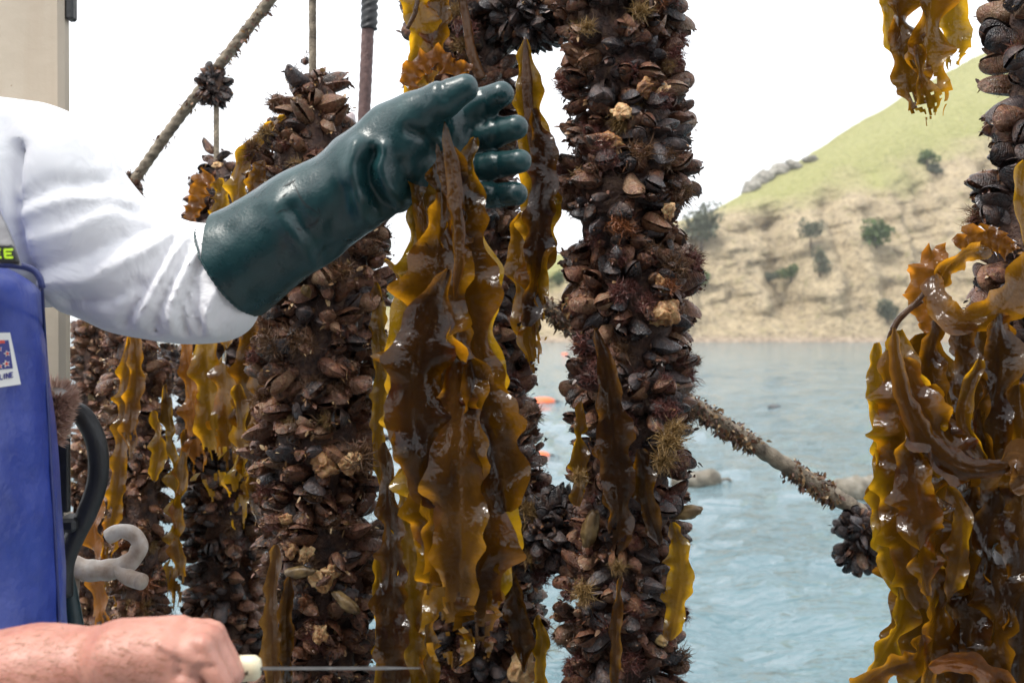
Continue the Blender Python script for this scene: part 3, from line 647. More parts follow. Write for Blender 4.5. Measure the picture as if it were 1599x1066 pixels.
R3 = mussel_rope('thick mussel rope tapering to a thin line on top, left of held kelp', [(487, 118), (488, 165), (492, 220), (490, 300), (502, 430), (504, 600), (502, 780), (506, 940), (508, 1160)], [30, 50, 70, 92, 96, 94, 92, 88, 88], 1.97, black=.25, seed=12, reds=24, tans=18, browns=44, oranges=5, sponges=5, squirts=5, scraps=8500, warm=.14, hang=.6, shell=(.65, 1.0), space=.028)
R4 = mussel_rope('dark mussel rope under the sleeve hem, draped with tattered amber kelp', [(338, 250), (338, 285), (335, 340), (345, 520), (352, 680), (352, 860), (356, 1160)], [14, 34, 42, 66, 72, 72, 72], 2.6, black=.4, seed=17, reds=14, tans=8, browns=24, sponges=1, squirts=1, scraps=3500, hang=.13)
R5 = mussel_rope('tan and brown mussel rope below the sleeve, behind the bent pipe hook', [(205, 420), (212, 520), (216, 640), (218, 800), (216, 960), (216, 1160)], [30, 44, 48, 50, 50, 50], 2.45, seed=23, reds=8, tans=26, browns=30, oranges=8, sponges=4, squirts=4, scraps=5200, warm=.22, shell=(.6, .9), space=.028, hang=.165)
R6 = mussel_rope('farthest left mussel rope, half hidden behind the black hose', [(150, 470), (150, 560), (148, 700), (148, 860), (150, 1160)], [26, 36, 40, 40, 40], 2.95, seed=29, reds=6, tans=14, browns=22, oranges=2, sponges=2, squirts=2, scraps=3500, warm=.15, hang=.3)
R7 = mussel_rope('near right mussel rope with big black shells, wrapped in a kelp bundle', [(1622, -90), (1620, 60), (1616, 200), (1606, 330), (1604, 520), (1596, 700), (1590, 880), (1590, 1160)], [62, 58, 64, 70, 80, 88, 90, 90], 1.6, black=.85, seed=31, reds=12, tans=0, browns=10, sponges=0, squirts=1, scraps=2500, shell=(.8, 1.05), space=.032, roll=.6)

# picked-out growths on the ropes, as the photograph shows them
def feature(root, name, me, px, py, Y, s, rx=0.0, ry=0.0, rz=0.0, st=(1, 1, 1)):
    M4 = np.eye(4); M4[:3, :3] = np.array((Matrix.Rotation(rz, 3, 'Y') @ Matrix.Rotation(rx, 3, 'X') @ Matrix.Rotation(ry, 3, 'Z'))) @ np.diag(st)*s; M4[:3, 3] = at(px, py, Y); return put(name, me, M4, root)
for i, (px, py, s) in enumerate([(952, 222, 1.25), (970, 176, .85), (1010, 135, 1.0), (1035, 142, .7), (1042, 492, 1.2), (1045, 330, .7), (1035, 445, .8), (955, 240, .8)]): feature(R1, 'sponge', SPONGE[i % 4], px, py, 1.80, s*.85, 1.2, i, i*.7, (1, .7+.5*((i*37) % 10)/10, 1))
feature(R1, 'orange_weed_tuft', TUFT['tuft_orange'][0], 972, 352, 1.80, 1.5, 1.3); feature(R1, 'orange_weed_tuft', TUFT['tuft_orange'][1], 1044, 445, 1.80, 1.1, 1.3)
for px, py, s in [(1045, 690, 1.7), (1035, 720, 1.5), (1055, 670, 1.2), (912, 925, 1.4), (965, 885, 1.0), (905, 745, 1.0), (1000, 20, 1.2), (918, 45, 1.0)]: feature(R1, 'hydroid_tuft', TUFT['tuft_tan'][0], px, py, 1.79, s, 1.25, 0, .3 if px > 960 else -.4)
feature(R1, 'sea_squirt', SQUIRT[0], 922, 825, 1.815, 1.2, .3, 0, .15); feature(R1, 'sea_squirt', SQUIRT[1], 1068, 800, 1.84, 1.0, .5, 0, 1.3)
for i, (px, py, s) in enumerate([(505, 728, 1.3), (478, 866, .85), (500, 905, 1.15), (518, 893, .9), (445, 810, .7), (452, 856, .9), (548, 722, 1.1), (500, 990, .9)]): feature(R3, 'sponge', SPONGE[i % 4], px, py, 1.865, s*.75, 1.2, i*2, i*.9)
feature(R3, 'brown_weed_tuft', TUFT['tuft_brown'][1], 560, 715, 1.87, 1.6, 1.2); feature(R3, 'brown_weed_tuft', TUFT['tuft_brown'][2], 395, 232, 1.9, 1.0, .8, 0, -.5); feature(R3, 'sea_squirt', SQUIRT[2], 470, 892, 1.86, .9, .2, 0, 1.4); feature(R3, 'sea_squirt', SQUIRT[1], 540, 940, 1.86, .9, .2, 0, 2.2)
for px, py, s in [(825, 795, 1.3), (835, 812, 1.2), (815, 830, 1.1), (825, 870, 1.0)]: feature(R2, 'hydroid_tuft', TUFT['tuft_tan'][1], px, py, 1.96, s, 1.0, 0, .7)
feature(R2, 'sponge', SPONGE[1], 808, 985, 1.95, 1.0, 1.2, 2); feature(R2, 'sponge', SPONGE[2], 815, 1040, 1.95, 1.2, 1.2, 1); feature(R4, 'sponge', SPONGE[0], 340, 258, 2.58, .5, 1, 1)

# clumps of small black mussels on the lines
def clump(label, px, py, Y, rx, ry, n, sc, seed, black=.85):
    g = np.random.default_rng(seed); c = at(px, py, Y); r = np.array([m_(rx, Y), m_(max(min(rx, ry), 20), Y), m_(ry, Y)]); e = empty('mussel_clump', c)
    me = lump_mesh('growth_core', 'core', seed, tuple(r*.6), .3); o = put('growth_core', me, xf(*np.eye(3), c), e); SP, SN = [], []
    for i in range(n):
        d = nrm(g.normal(size=3)); p = c + d*r*.45*g.uniform(.8, 1.15); d2 = nrm(d*r/r.max() + g.normal(size=3)*.35); X, Yv, Z = basis(d2, np.array([.1, 0, 1.0]), g.uniform(-1.2, 1.2)); put('mussel', BLACKS[int(g.integers(0, 10))] if g.uniform() < black else SHELLS[int(g.integers(0, 10))][0], xf(X, Yv, Z, p, sc*g.uniform(.75, 1.2)), e); SP.append(p + d2*.05*sc); SN.append(d2)
    debris(np.array(SP), np.array(SN), n*5, .007, seed, e); tag(e, label, 'mussels', 'mussel clumps on the lines'); return e
clump('round clump of black mussels on the slanting upper line', 334, 136, 2.6, 26, 34, 90, .42, 201)
clump('brown growth clump at the lower end of the slanting upper line', 200, 298, 2.72, 24, 22, 60, .42, 202, .1)
clump('black mussel clump bridging the middle and central ropes low down', 868, 826, 1.98, 54, 72, 170, .62, 203)
clump('black mussel clump bridging the middle and central ropes at the picture top', 826, 22, 2.0, 82, 60, 190, .62, 204)
clump('black mussel clump hanging where the slanting rope meets the right kelp', 1344, 842, 2.25, 40, 60, 120, .55, 205)
clump('small dark mussel clump seen in the gap right of the tan rope', 268, 574, 3.2, 18, 34, 60, .6, 206)
# slanting lines, furred with growth
def fur_line(label, pts, Y0, Y1, rpx, seed, n=900, scrap=.012, warm=.2):
    k = len(pts); P = cat_rom([at(x, y, Y0 + (Y1-Y0)*i/(k-1)) for i, (x, y) in enumerate(pts)], 160); r = m_(rpx, (Y0+Y1)/2); V, Fc = tube(P, r, 16, strands=3, twist=1.1/r, depth=.12)
    e = empty('mussel_line', P[0]); obj('rope', mesh('rope', V, Fc, M['rope']), e); g = np.random.default_rng(seed); T, N, B = frames(P); i = g.integers(0, 160, n); a = g.uniform(0, 6.28, n)[:, None]
    d = N[i]*np.cos(a) + B[i]*np.sin(a) - np.array([0, 0, .5]); keep = (vnoise(np.c_[i*.11, 0*i, 0*i], seed) > -.3); debris((P[i] + nrm(d)*r*.9)[keep], nrm(d)[keep], n, scrap, seed, e, warm); tag(e, label, 'rope', 'slanting mussel lines'); return e
fur_line('slanting weathered line rising to the right above the white sleeve', [(200, 296), (262, 208), (335, 112), (420, 2), (470, -70)], 2.72, 2.5, 8, 301, 700, .007, .15)
fur_line('weed-furred rope slanting down right from the central mussel rope to the water', [(800, 445), (868, 490), (970, 560), (1085, 634), (1220, 722), (1345, 800), (1400, 835)], 2.3, 2.26, 12, 302, 5200, .0075, .2)

# ================================================================== KELP
def ribbon(pts, Y, half, amp=.35, waves=6, twist=.6, seed=0, nu=13, cup=.2, lobes=.12, ns=None, tatter=0.0, t0=0.0, rib=True, jit=.05, drop=0.0):
    """ruffled blade: pts (px,py[,Y]); half widths in px; returns verts, faces, uv"""
    twist, amp, waves, lobes = twist*1.5, amp*1.2, waves*.85, lobes*1.5; g = np.random.default_rng(seed); P3 = np.array([at(*q) if len(q) == 3 else at(q[0], q[1], Y) for q in pts]); Ym = np.mean(P3[:, 1])
    length = np.linalg.norm(np.diff(P3, axis=0), axis=1).sum(); ns = ns or int(np.clip(length/.0055, 30, 190))
    hw = np.interp(np.linspace(0, 1, len(pts)), np.linspace(0, 1, len(half)), half) if len(half) != len(pts) else np.array(half, float)
    C = cat_rom(np.c_[P3, hw*Ym/F], ns); P, w = C[:, :3], np.maximum(C[:, 3], .001); T, N, B = frames(P); t = np.linspace(0, 1, ns)
    th = t0 + twist*(vnoise(np.c_[t*2.7, 0*t, 0*t], seed) + .5*vnoise(np.c_[t*6, 0*t, 0*t], seed+1)); c, s = np.cos(th)[:, None], np.sin(th)[:, None]; N, B = N*c + B*s, B*c - N*s
    u = np.linspace(-1, 1, nu); V = np.zeros((ns, nu, 3)); ends = np.minimum(1, np.minimum((t+.01)/.06, (1.012-t)/.05))**.5
    ph = t*waves*2*math.pi + 1.1*vnoise(np.c_[t*waves*.7, 0*t, 0*t], seed+2)
    for j, uu in enumerate(u):
        sg = 0 if uu > 0 else 2.1; e = abs(uu); ampv = .55 + .75*(.5+.5*vnoise(np.c_[t*5, 0*t + (3 if uu > 0 else 0), 0*t], seed+6)); wave = ampv*np.sin(ph + sg) + .22*np.sin(2.3*ph + sg*2 + 1)
        ww = w*ends*(1 + lobes*np.sin(ph*.98 + sg + .8)*e + jit*vnoise(np.c_[t*40, 0*t+uu*2, 0*t], seed+3)*e + .18*vnoise(np.c_[t*7, 0*t + (5 if uu > 0 else 0), 0*t], seed+9)*e)
        lat = uu*ww*(1 - .10*e*np.cos(ph*2+sg)); nn = w*(amp*e**1.5*wave + cup*(uu*uu-.3) + .10*vnoise(np.c_[t*9, 0*t+uu*1.5, 0*t], seed+4))
        if rib and e < .12: nn = nn - .10*w
        V[:, j] = P + B*lat[:, None] + N*nn[:, None] + T*(amp*.2*w*e*np.cos(ph+sg))[:, None]
    V[..., 2] -= drop*np.abs(u)[None, :]*w[:, None]
    Fc = grid_faces(ns, nu); uv = np.stack([np.repeat(u[None], ns, 0), np.repeat((t*length)[:, None], nu, 1)], -1).reshape(-1, 2)
    if tatter:
        fi = np.arange(len(Fc)); tt = (fi // (nu-1))/(ns-1); uu = (fi % (nu-1))/(nu-1); lim = 1 - tatter*(.5 + .5*vnoise(np.c_[uu*7, 0*uu, 0*uu], seed+7)); hole = vnoise(np.c_[uu*5, tt*22, 0*uu], seed+8) > (.75 - .5*np.clip((tt-1+1.6*tatter)/tatter, 0, 1)); Fc = Fc[(tt < lim) & ~(hole & (tt > 1-1.5*tatter))]
    return V.reshape(-1, 3), Fc, uv
def kelp(label, blades, base, group='kelp plants on the mussel ropes'):
    k = empty('kelp_plant', at(*base)); tag(k, label, 'kelp', group)
    for b in blades:
        b = dict(b); nm = b.pop('n', 'blade'); mt = b.pop('m', 'kelp'); V, Fc, uv = ribbon(**b); obj(nm, mesh(nm, V, Fc, M[mt], uv=uv), k)
    return k
def stipe(k, pts, Y, rpx, mt='stipe', name='stipe', flat=1.0):
    P = cat_rom([at(*q) if len(q) == 3 else at(q[0], q[1], Y) for q in pts], 50); r = np.interp(np.linspace(0, 1, 50), np.linspace(0, 1, len(rpx)), rpx)*np.mean(P[:, 1])/F
    V, Fc = tube(P, r, 10); a = np.repeat(P, 10, 0); V = a + (V-a)*np.array([1, flat, 1]) + fbm(V*90, 2, 3)[:, None]*.0006
    L = np.arange(50)*.01; uv = np.stack([np.tile(np.linspace(-1, 1, 10), 50), np.repeat(L, 10)], -1); obj(name, mesh(name, V, Fc, M[mt], uv=uv), k)
D = dict
# --- held kelp
K1 = kelp('long glossy brown kelp with rippled amber edges held in the green glove', [
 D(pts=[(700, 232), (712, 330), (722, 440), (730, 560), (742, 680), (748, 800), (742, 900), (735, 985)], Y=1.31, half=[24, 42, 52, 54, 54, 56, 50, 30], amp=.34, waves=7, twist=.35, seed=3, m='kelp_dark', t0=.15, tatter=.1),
 D(pts=[(690, 300, 1.30), (690, 400, 1.29), (680, 500, 1.285), (672, 600, 1.28), (680, 700, 1.29), (690, 800, 1.30), (700, 920, 1.31)], Y=1.3, half=[22, 44, 60, 62, 62, 52, 34], amp=.42, waves=6.5, twist=.4, seed=5, m='kelp', t0=-.25, tatter=.08),
 D(pts=[(660, 300, 1.32), (655, 380, 1.33), (652, 470, 1.33), (640, 560, 1.335), (642, 660, 1.34), (655, 760, 1.34), (668, 850, 1.34)], Y=1.33, half=[18, 26, 40, 42, 42, 40, 22], amp=.5, waves=6, twist=.5, seed=8, m='kelp_amber', t0=.2),
 D(pts=[(730, 330, 1.34), (745, 420, 1.345), (752, 510, 1.35), (760, 620, 1.35), (768, 720, 1.35), (768, 830, 1.35), (764, 930, 1.35)], Y=1.35, half=[18, 30, 28, 30, 38, 42, 30], amp=.5, waves=5.5, twist=.45, seed=11, m='kelp_amber', t0=-.2),
 D(pts=[(735, 560, 1.27), (758, 640, 1.265), (778, 720, 1.27), (790, 800, 1.28)], Y=1.27, half=[14, 40, 44, 16], amp=.3, waves=2.5, twist=.3, seed=14, m='kelp_dark', cup=.5),
 D(pts=[(700, 420, 1.265), (668, 520, 1.26), (650, 620, 1.26), (660, 720, 1.265), (680, 790, 1.27)], Y=1.27, half=[12, 42, 46, 40, 16], amp=.36, waves=3.6, twist=.35, seed=17, m='kelp_dark', cup=-.25),
 D(pts=[(715, 500, 1.28), (722, 600, 1.27), (712, 720, 1.26), (716, 840, 1.265), (712, 960, 1.28)], Y=1.28, half=[20, 36, 42, 42, 26], amp=.26, waves=4.6, twist=.45, seed=21, m='kelp', tatter=.12),
 D(pts=[(675, 700, 1.33), (672, 800, 1.33), (690, 900, 1.33), (700, 1000, 1.34), (705, 1050, 1.34)], Y=1.33, half=[24, 36, 40, 36, 16], amp=.5, waves=5, twist=.4, seed=24, m='kelp', tatter=.35),
 D(pts=[(745, 820, 1.34), (742, 900, 1.34), (748, 980, 1.34), (742, 1040, 1.35)], Y=1.34, half=[36, 40, 34, 14], amp=.4, waves=4, twist=.3, seed=27, m='kelp_dark', tatter=.35),
 D(pts=[(652, 262, 1.335), (660, 310, 1.32), (672, 360, 1.31), (690, 410, 1.30)], Y=1.31, half=[10, 22, 24, 12], amp=.25, waves=1.5, twist=.6, seed=30, m='kelp', cup=.5),
 D(pts=[(742, 215, 1.335), (728, 262, 1.315), (735, 310, 1.315), (722, 380, 1.31)], Y=1.31, half=[7, 14, 18, 14], amp=.3, waves=2, twist=.6, seed=33, m='kelp', cup=.4),
], (715, 990, 1.31))
for pts, hw, sd, mt in [([(694, 190, 1.296), (702, 240, 1.288), (711, 300, 1.282), (715, 350, 1.278), (716, 410, 1.275), (710, 470, 1.28)], [2, 10, 13, 12, 9, 2], 401, 'kelp'), ([(682, 225, 1.30), (690, 262, 1.295), (700, 310, 1.29)], [2, 8, 5], 402, 'kelp')]:
    V, Fc, uv = ribbon(pts, 1.28, hw, amp=.06, waves=3, twist=.1, seed=sd, cup=-.35, lobes=.05); obj('midrib', mesh('midrib', V, Fc, M[mt], uv=uv), K1)
0 and stipe(K1, [(738, 520, 1.27), (733, 620, 1.255), (736, 740, 1.25), (726, 800, 1.26)], 1.26, [2, 8, 8, 2], mt='kelp_dark', name='midrib', flat=.4)
# --- kelp at the right of the middle rope
K2 = kelp('amber kelp with a pale pointed midrib hanging right of the gloved fingertips', [
 D(pts=[(820, 62), (824, 150), (832, 230), (842, 320), (838, 420), (832, 500), (838, 585)], Y=1.86, half=[8, 22, 26, 30, 28, 24, 14], amp=.4, waves=7, twist=.45, seed=43, m='kelp_amber', tatter=.22),
 D(pts=[(832, 170, 1.84), (848, 240, 1.84), (846, 330, 1.84), (838, 420, 1.85), (825, 510, 1.85)], Y=1.85, half=[8, 22, 24, 24, 12], amp=.42, waves=5, twist=.5, seed=45, m='kelp_dark'),
 D(pts=[(815, 330, 1.88), (812, 400, 1.88), (820, 470, 1.87), (828, 540, 1.87), (836, 598, 1.87)], Y=1.87, half=[12, 20, 22, 20, 8], amp=.4, waves=4, twist=.3, seed=47, m='kelp', tatter=.35)], (830, 590, 1.87))
stipe(K2, [(820, 58), (822, 110), (826, 180), (834, 260)], 1.845, [2, 9, 8, 3], name='midrib', flat=.5)
K3 = kelp('amber kelp and crumpled orange frill behind the glove thumb at the picture top', [
 D(pts=[(640, -60), (650, 10), (660, 70), (652, 140), (655, 175)], Y=1.86, half=[24, 26, 24, 22, 12], amp=.45, waves=5, twist=.4, seed=53, m='kelp_amber'),
 D(pts=[(682, -60), (684, 20), (676, 80), (668, 130)], Y=1.87, half=[20, 22, 18, 10], amp=.4, waves=4, twist=.5, seed=55, m='kelp'),
 D(n='frill', pts=[(638, 140), (650, 105), (682, 92), (705, 108), (738, 104)], Y=1.80, half=[14, 18, 18, 15, 8], amp=.85, waves=9, twist=.4, seed=57, m='kelp_orange', cup=.3, rib=False)], (655, 150, 1.85))
stipe(K3, [(715, -30), (728, 30), (736, 80), (752, 125)], 1.84, [6, 7, 8, 9])
stipe(K3, [(655, -20), (648, 20), (636, 45)], 1.83, [3, 4, 3])
# --- big bundle on the right rope
K4 = kelp('large glossy kelp bundle with curled frill wrapped round the right mussel rope', [
 D(n='frill', pts=[(1452, 520, 1.47), (1440, 462, 1.47), (1446, 420, 1.46), (1478, 392, 1.46)], Y=1.47, half=[12, 22, 24, 20], amp=.75, waves=7, twist=.3, seed=61, m='kelp_orange', rib=False),
 D(n='frill', pts=[(1492, 384, 1.48), (1520, 372, 1.48), (1550, 376, 1.49), (1582, 392, 1.5)], Y=1.48, half=[14, 20, 18, 14], amp=.85, waves=8, twist=.3, seed=62, m='kelp_orange', rib=False),
 D(pts=[(1468, 448, 1.45), (1480, 420, 1.44), (1510, 398, 1.44), (1545, 388, 1.46)], Y=1.45, half=[10, 16, 16, 12], amp=.25, waves=3, twist=.4, seed=63, m='kelp', cup=.1),
 D(pts=[(1458, 430, 1.44), (1466, 478, 1.42), (1500, 500, 1.40), (1545, 492, 1.40), (1585, 455, 1.41), (1625, 400, 1.43)], Y=1.42, half=[14, 19, 22, 25, 27, 28], amp=.2, waves=4, twist=.3, seed=64, m='kelp', cup=.08, t0=.2),
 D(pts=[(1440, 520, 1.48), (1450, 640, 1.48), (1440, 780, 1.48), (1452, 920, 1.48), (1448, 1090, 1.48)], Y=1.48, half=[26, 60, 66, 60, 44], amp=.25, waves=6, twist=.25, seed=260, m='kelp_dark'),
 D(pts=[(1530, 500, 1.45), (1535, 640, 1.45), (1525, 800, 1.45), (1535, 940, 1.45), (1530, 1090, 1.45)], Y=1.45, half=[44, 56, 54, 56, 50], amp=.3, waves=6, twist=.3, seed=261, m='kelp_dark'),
 D(pts=[(1410, 560, 1.40), (1440, 640, 1.39), (1480, 700, 1.385), (1520, 745, 1.39)], Y=1.39, half=[14, 34, 40, 20], amp=.25, waves=3, twist=.3, seed=262, m='kelp'),
 D(pts=[(1405, 515, 1.44), (1410, 580, 1.43), (1418, 660, 1.42), (1412, 760, 1.42), (1425, 860, 1.42), (1440, 950, 1.43)], Y=1.43, half=[12, 36, 46, 44, 42, 24], amp=.4, waves=7, twist=.35, seed=65, m='kelp_amber', t0=.3),
 D(pts=[(1368, 535, 1.46), (1372, 620, 1.46), (1385, 700, 1.45), (1382, 790, 1.45), (1395, 880, 1.45), (1412, 960, 1.45), (1352, 1075, 1.45)], Y=1.45, half=[10, 17, 22, 26, 26, 22, 18], amp=.55, waves=9, twist=.5, seed=66, m='kelp_amber'),
 D(pts=[(1445, 600, 1.41), (1455, 700, 1.40), (1462, 800, 1.40), (1468, 900, 1.41), (1462, 1000, 1.42), (1445, 1090, 1.42)], Y=1.41, half=[22, 38, 40, 38, 32, 26], amp=.4, waves=7, twist=.45, seed=67, m='kelp', t0=-.3),
 D(pts=[(1420, 680, 1.39), (1428, 760, 1.38), (1440, 850, 1.38), (1450, 930, 1.39)], Y=1.39, half=[18, 30, 30, 14], amp=.45, waves=4, twist=.5, seed=68, m='kelp'),
 D(pts=[(1462, 500, 1.44), (1452, 580, 1.44), (1468, 660, 1.44), (1480, 740, 1.44)], Y=1.44, half=[16, 24, 26, 20], amp=.3, waves=3, twist=.5, seed=69, m='kelp_dark'),
 D(pts=[(1502, 500, 1.41), (1512, 580, 1.41), (1530, 660, 1.40), (1540, 735, 1.40)], Y=1.41, half=[18, 24, 24, 14], amp=.3, waves=3, twist=.5, seed=70, m='kelp_dark', t0=.5),
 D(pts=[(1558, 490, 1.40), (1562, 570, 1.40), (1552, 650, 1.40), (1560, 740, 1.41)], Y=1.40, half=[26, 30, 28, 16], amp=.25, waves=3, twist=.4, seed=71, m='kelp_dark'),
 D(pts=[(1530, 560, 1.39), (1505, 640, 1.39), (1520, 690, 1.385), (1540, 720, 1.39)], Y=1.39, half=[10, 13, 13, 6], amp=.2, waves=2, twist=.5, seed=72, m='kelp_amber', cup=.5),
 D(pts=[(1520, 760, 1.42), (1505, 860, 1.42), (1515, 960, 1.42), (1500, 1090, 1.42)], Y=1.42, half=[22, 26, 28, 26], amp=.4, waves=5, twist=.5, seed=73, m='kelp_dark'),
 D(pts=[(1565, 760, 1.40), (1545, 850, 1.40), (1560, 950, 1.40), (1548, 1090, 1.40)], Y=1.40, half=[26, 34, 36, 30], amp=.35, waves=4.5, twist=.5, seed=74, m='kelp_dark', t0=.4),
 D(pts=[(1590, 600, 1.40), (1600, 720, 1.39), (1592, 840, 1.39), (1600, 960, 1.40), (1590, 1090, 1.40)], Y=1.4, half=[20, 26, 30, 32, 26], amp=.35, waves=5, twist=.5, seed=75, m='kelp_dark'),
 D(pts=[(1480, 760, 1.40), (1500, 800, 1.39), (1496, 880, 1.39), (1480, 940, 1.40)], Y=1.4, half=[8, 16, 18, 8], amp=.35, waves=3, twist=.5, seed=76, m='kelp_amber'),
 D(pts=[(1440, 990, 1.41), (1430, 1030, 1.41), (1380, 1050, 1.42), (1335, 1085, 1.43)], Y=1.42, half=[18, 22, 22, 16], amp=.4, waves=3, twist=.5, seed=77, m='kelp'),
 D(pts=[(1450, 1040, 1.39), (1500, 1035, 1.39), (1545, 1050, 1.39), (1590, 1090, 1.40)], Y=1.39, half=[10, 16, 18, 14], amp=.3, waves=2.5, twist=.4, seed=78, m='kelp_orange', cup=.4),
 D(pts=[(1600, 250, 1.46), (1594, 300, 1.46), (1602, 360, 1.45), (1612, 420, 1.45)], Y=1.46, half=[8, 14, 14, 10], amp=.35, waves=2, twist=.3, seed=79, m='kelp_amber'),
 D(pts=[(1385, 545, 1.44), (1392, 620, 1.44), (1384, 690, 1.44), (1370, 740, 1.44)], Y=1.44, half=[10, 18, 16, 10], amp=.4, waves=3, twist=.5, seed=80, m='kelp_amber'),
 D(pts=[(1560, 730, 1.385), (1590, 715, 1.37), (1605, 745, 1.37), (1580, 765, 1.38)], Y=1.38, half=[12, 24, 26, 12], amp=.3, waves=2, twist=.4, seed=81, m='stipe', cup=.4)], (1470, 1060, 1.42))
V, Fc, uv = ribbon([(1396, 512), (1402, 570), (1420, 640), (1452, 695), (1490, 722), (1535, 732), (1590, 724)], 1.38, [5, 12, 16, 18, 18, 15, 9], amp=.05, waves=5, twist=.12, seed=410, cup=-.45, lobes=.04); obj('midrib', mesh('midrib', V, Fc, M['kelp'], uv=uv), K4)
stipe(K4, [(1448, 452), (1425, 478), (1404, 498), (1394, 515)], 1.44, [4, 4, 5, 5]); stipe(K4, [(1440, 470), (1412, 492), (1390, 520), (1384, 548)], 1.45, [3, 3, 3, 2])
K5 = kelp('backlit amber kelp tip with frayed end hanging from above at the right', [
 D(pts=[(1420, -70), (1408, 10), (1412, 70), (1425, 130), (1440, 185)], Y=1.75, half=[34, 28, 26, 26, 14], amp=.45, waves=4.5, twist=.5, seed=91, m='kelp_dark', tatter=.12),
 D(pts=[(1462, -70), (1458, 20), (1452, 90), (1455, 150), (1462, 195)], Y=1.74, half=[26, 34, 34, 26, 16], amp=.35, waves=4, twist=.45, seed=93, m='kelp', tatter=.3),
 D(pts=[(1490, -70), (1488, 10), (1492, 60), (1484, 110)], Y=1.76, half=[18, 22, 24, 12], amp=.35, waves=3, twist=.4, seed=95, m='kelp_amber', tatter=.15),
 D(pts=[(1432, 70, 1.73), (1440, 120, 1.73), (1450, 160, 1.73), (1455, 200, 1.74)], Y=1.73, half=[8, 12, 18, 14], amp=.3, waves=2, twist=.3, seed=97, m='kelp_amber', tatter=.4),
 D(pts=[(1395, -60, 1.77), (1388, 0, 1.77), (1392, 50, 1.77), (1402, 90, 1.77)], Y=1.77, half=[10, 14, 14, 7], amp=.4, waves=3, twist=.4, seed=99, m='kelp_amber')], (1450, 190, 1.75))
# --- left-hand kelp
K6 = kelp('tattered amber kelp draped over the dark mussel rope under the sleeve', [
 D(pts=[(318, 500), (322, 580), (328, 660), (336, 740), (342, 815)], Y=2.36, half=[20, 24, 22, 26, 14], amp=.4, waves=5, twist=.4, seed=103, m='kelp_amber', tatter=.3),
 D(pts=[(352, 500), (350, 600), (358, 700), (366, 790)], Y=2.34, half=[18, 22, 22, 16], amp=.4, waves=5, twist=.5, seed=105, m='kelp', tatter=.35),
 D(pts=[(390, 500), (386, 600), (396, 700), (408, 800), (418, 850)], Y=2.32, half=[18, 22, 24, 20, 10], amp=.4, waves=6, twist=.5, seed=107, m='kelp_dark', tatter=.3),
 D(pts=[(372, 600, 2.3), (378, 680, 2.3), (372, 760, 2.3), (376, 830, 2.3)], Y=2.3, half=[10, 18, 18, 10], amp=.4, waves=4, twist=.5, seed=109, m='kelp_amber', tatter=.4),
 D(pts=[(286, 510), (296, 590), (304, 680), (312, 760)], Y=2.38, half=[10, 14, 16, 10], amp=.5, waves=5, twist=.5, seed=111, m='kelp_orange', tatter=.3),
 D(pts=[(405, 520, 2.2), (402, 600, 2.2), (410, 690, 2.2), (415, 760, 2.2)], Y=2.2, half=[10, 14, 14, 8], amp=.4, waves=4, twist=.6, seed=113, m='kelp_dark', tatter=.2)], (340, 820, 2.36))
K7 = kelp('narrow amber kelp streamer in the gap beside the dark mussel rope', [
 D(pts=[(256, 600), (266, 680), (272, 760), (270, 850), (262, 960)], Y=2.4, half=[6, 11, 14, 13, 8], amp=.45, waves=9, twist=.7, seed=121, m='kelp_amber', tatter=.3),
 D(pts=[(290, 670), (284, 740), (276, 820), (280, 900), (272, 970)], Y=2.38, half=[6, 12, 14, 12, 8], amp=.4, waves=6, twist=.5, seed=123, m='kelp', tatter=.2)], (268, 965, 2.4))
K8 = kelp('yellow-brown kelp running down the front of the tan mussel rope', [
 D(pts=[(205, 520), (196, 600), (190, 690), (182, 770), (168, 860), (172, 960)], Y=2.3, half=[7, 12, 14, 13, 13, 10], amp=.5, waves=11, twist=.7, seed=131, m='kelp', tatter=.3),
 D(pts=[(210, 510), (212, 590), (204, 660), (206, 730)], Y=2.28, half=[8, 13, 14, 8], amp=.4, waves=5, twist=.5, seed=133, m='kelp', tatter=.2),
 D(pts=[(150, 760), (146, 830), (152, 900), (160, 990)], Y=2.3, half=[12, 18, 16, 12], amp=.4, waves=4, twist=.4, seed=135, m='kelp_orange', tatter=.15),
 D(pts=[(240, 640), (248, 700), (240, 750)], Y=2.3, half=[6, 12, 6], amp=.4, waves=3, twist=.4, seed=137, m='kelp_amber')], (172, 960, 2.3))
K9 = kelp('brown kelp streamer filling the gap between the thick rope and the held kelp', [
 D(pts=[(600, 690), (606, 770), (612, 860), (610, 960), (618, 1090)], Y=1.8, half=[8, 20, 24, 26, 24], amp=.35, waves=6, twist=.5, seed=141, m='kelp_dark'),
 D(pts=[(628, 730), (632, 800), (640, 880), (644, 970), (650, 1090)], Y=1.82, half=[8, 18, 20, 20, 18], amp=.45, waves=6, twist=.5, seed=143, m='kelp_amber'),
 D(pts=[(592, 860), (596, 930), (600, 1000), (596, 1090)], Y=1.84, half=[8, 14, 15, 14], amp=.45, waves=4, twist=.5, seed=145, m='kelp_amber'),
 D(pts=[(668, 900), (664, 980), (672, 1090)], Y=1.84, half=[14, 18, 16], amp=.4, waves=4, twist=.5, seed=147, m='kelp')], (612, 1060, 1.82))
K10 = kelp('thin amber kelp edging the right side of the thick mussel rope', [
 D(pts=[(588, 440), (592, 520), (594, 600), (590, 690), (596, 760)], Y=1.9, half=[7, 13, 12, 11, 6], amp=.45, waves=7, twist=.5, seed=151, m='kelp_amber'),
 D(pts=[(600, 405), (616, 420), (628, 450)], Y=1.86, half=[3, 4, 2], amp=.2, waves=1, twist=.3, seed=153, m='kelp_amber', rib=False)], (592, 700, 1.9))
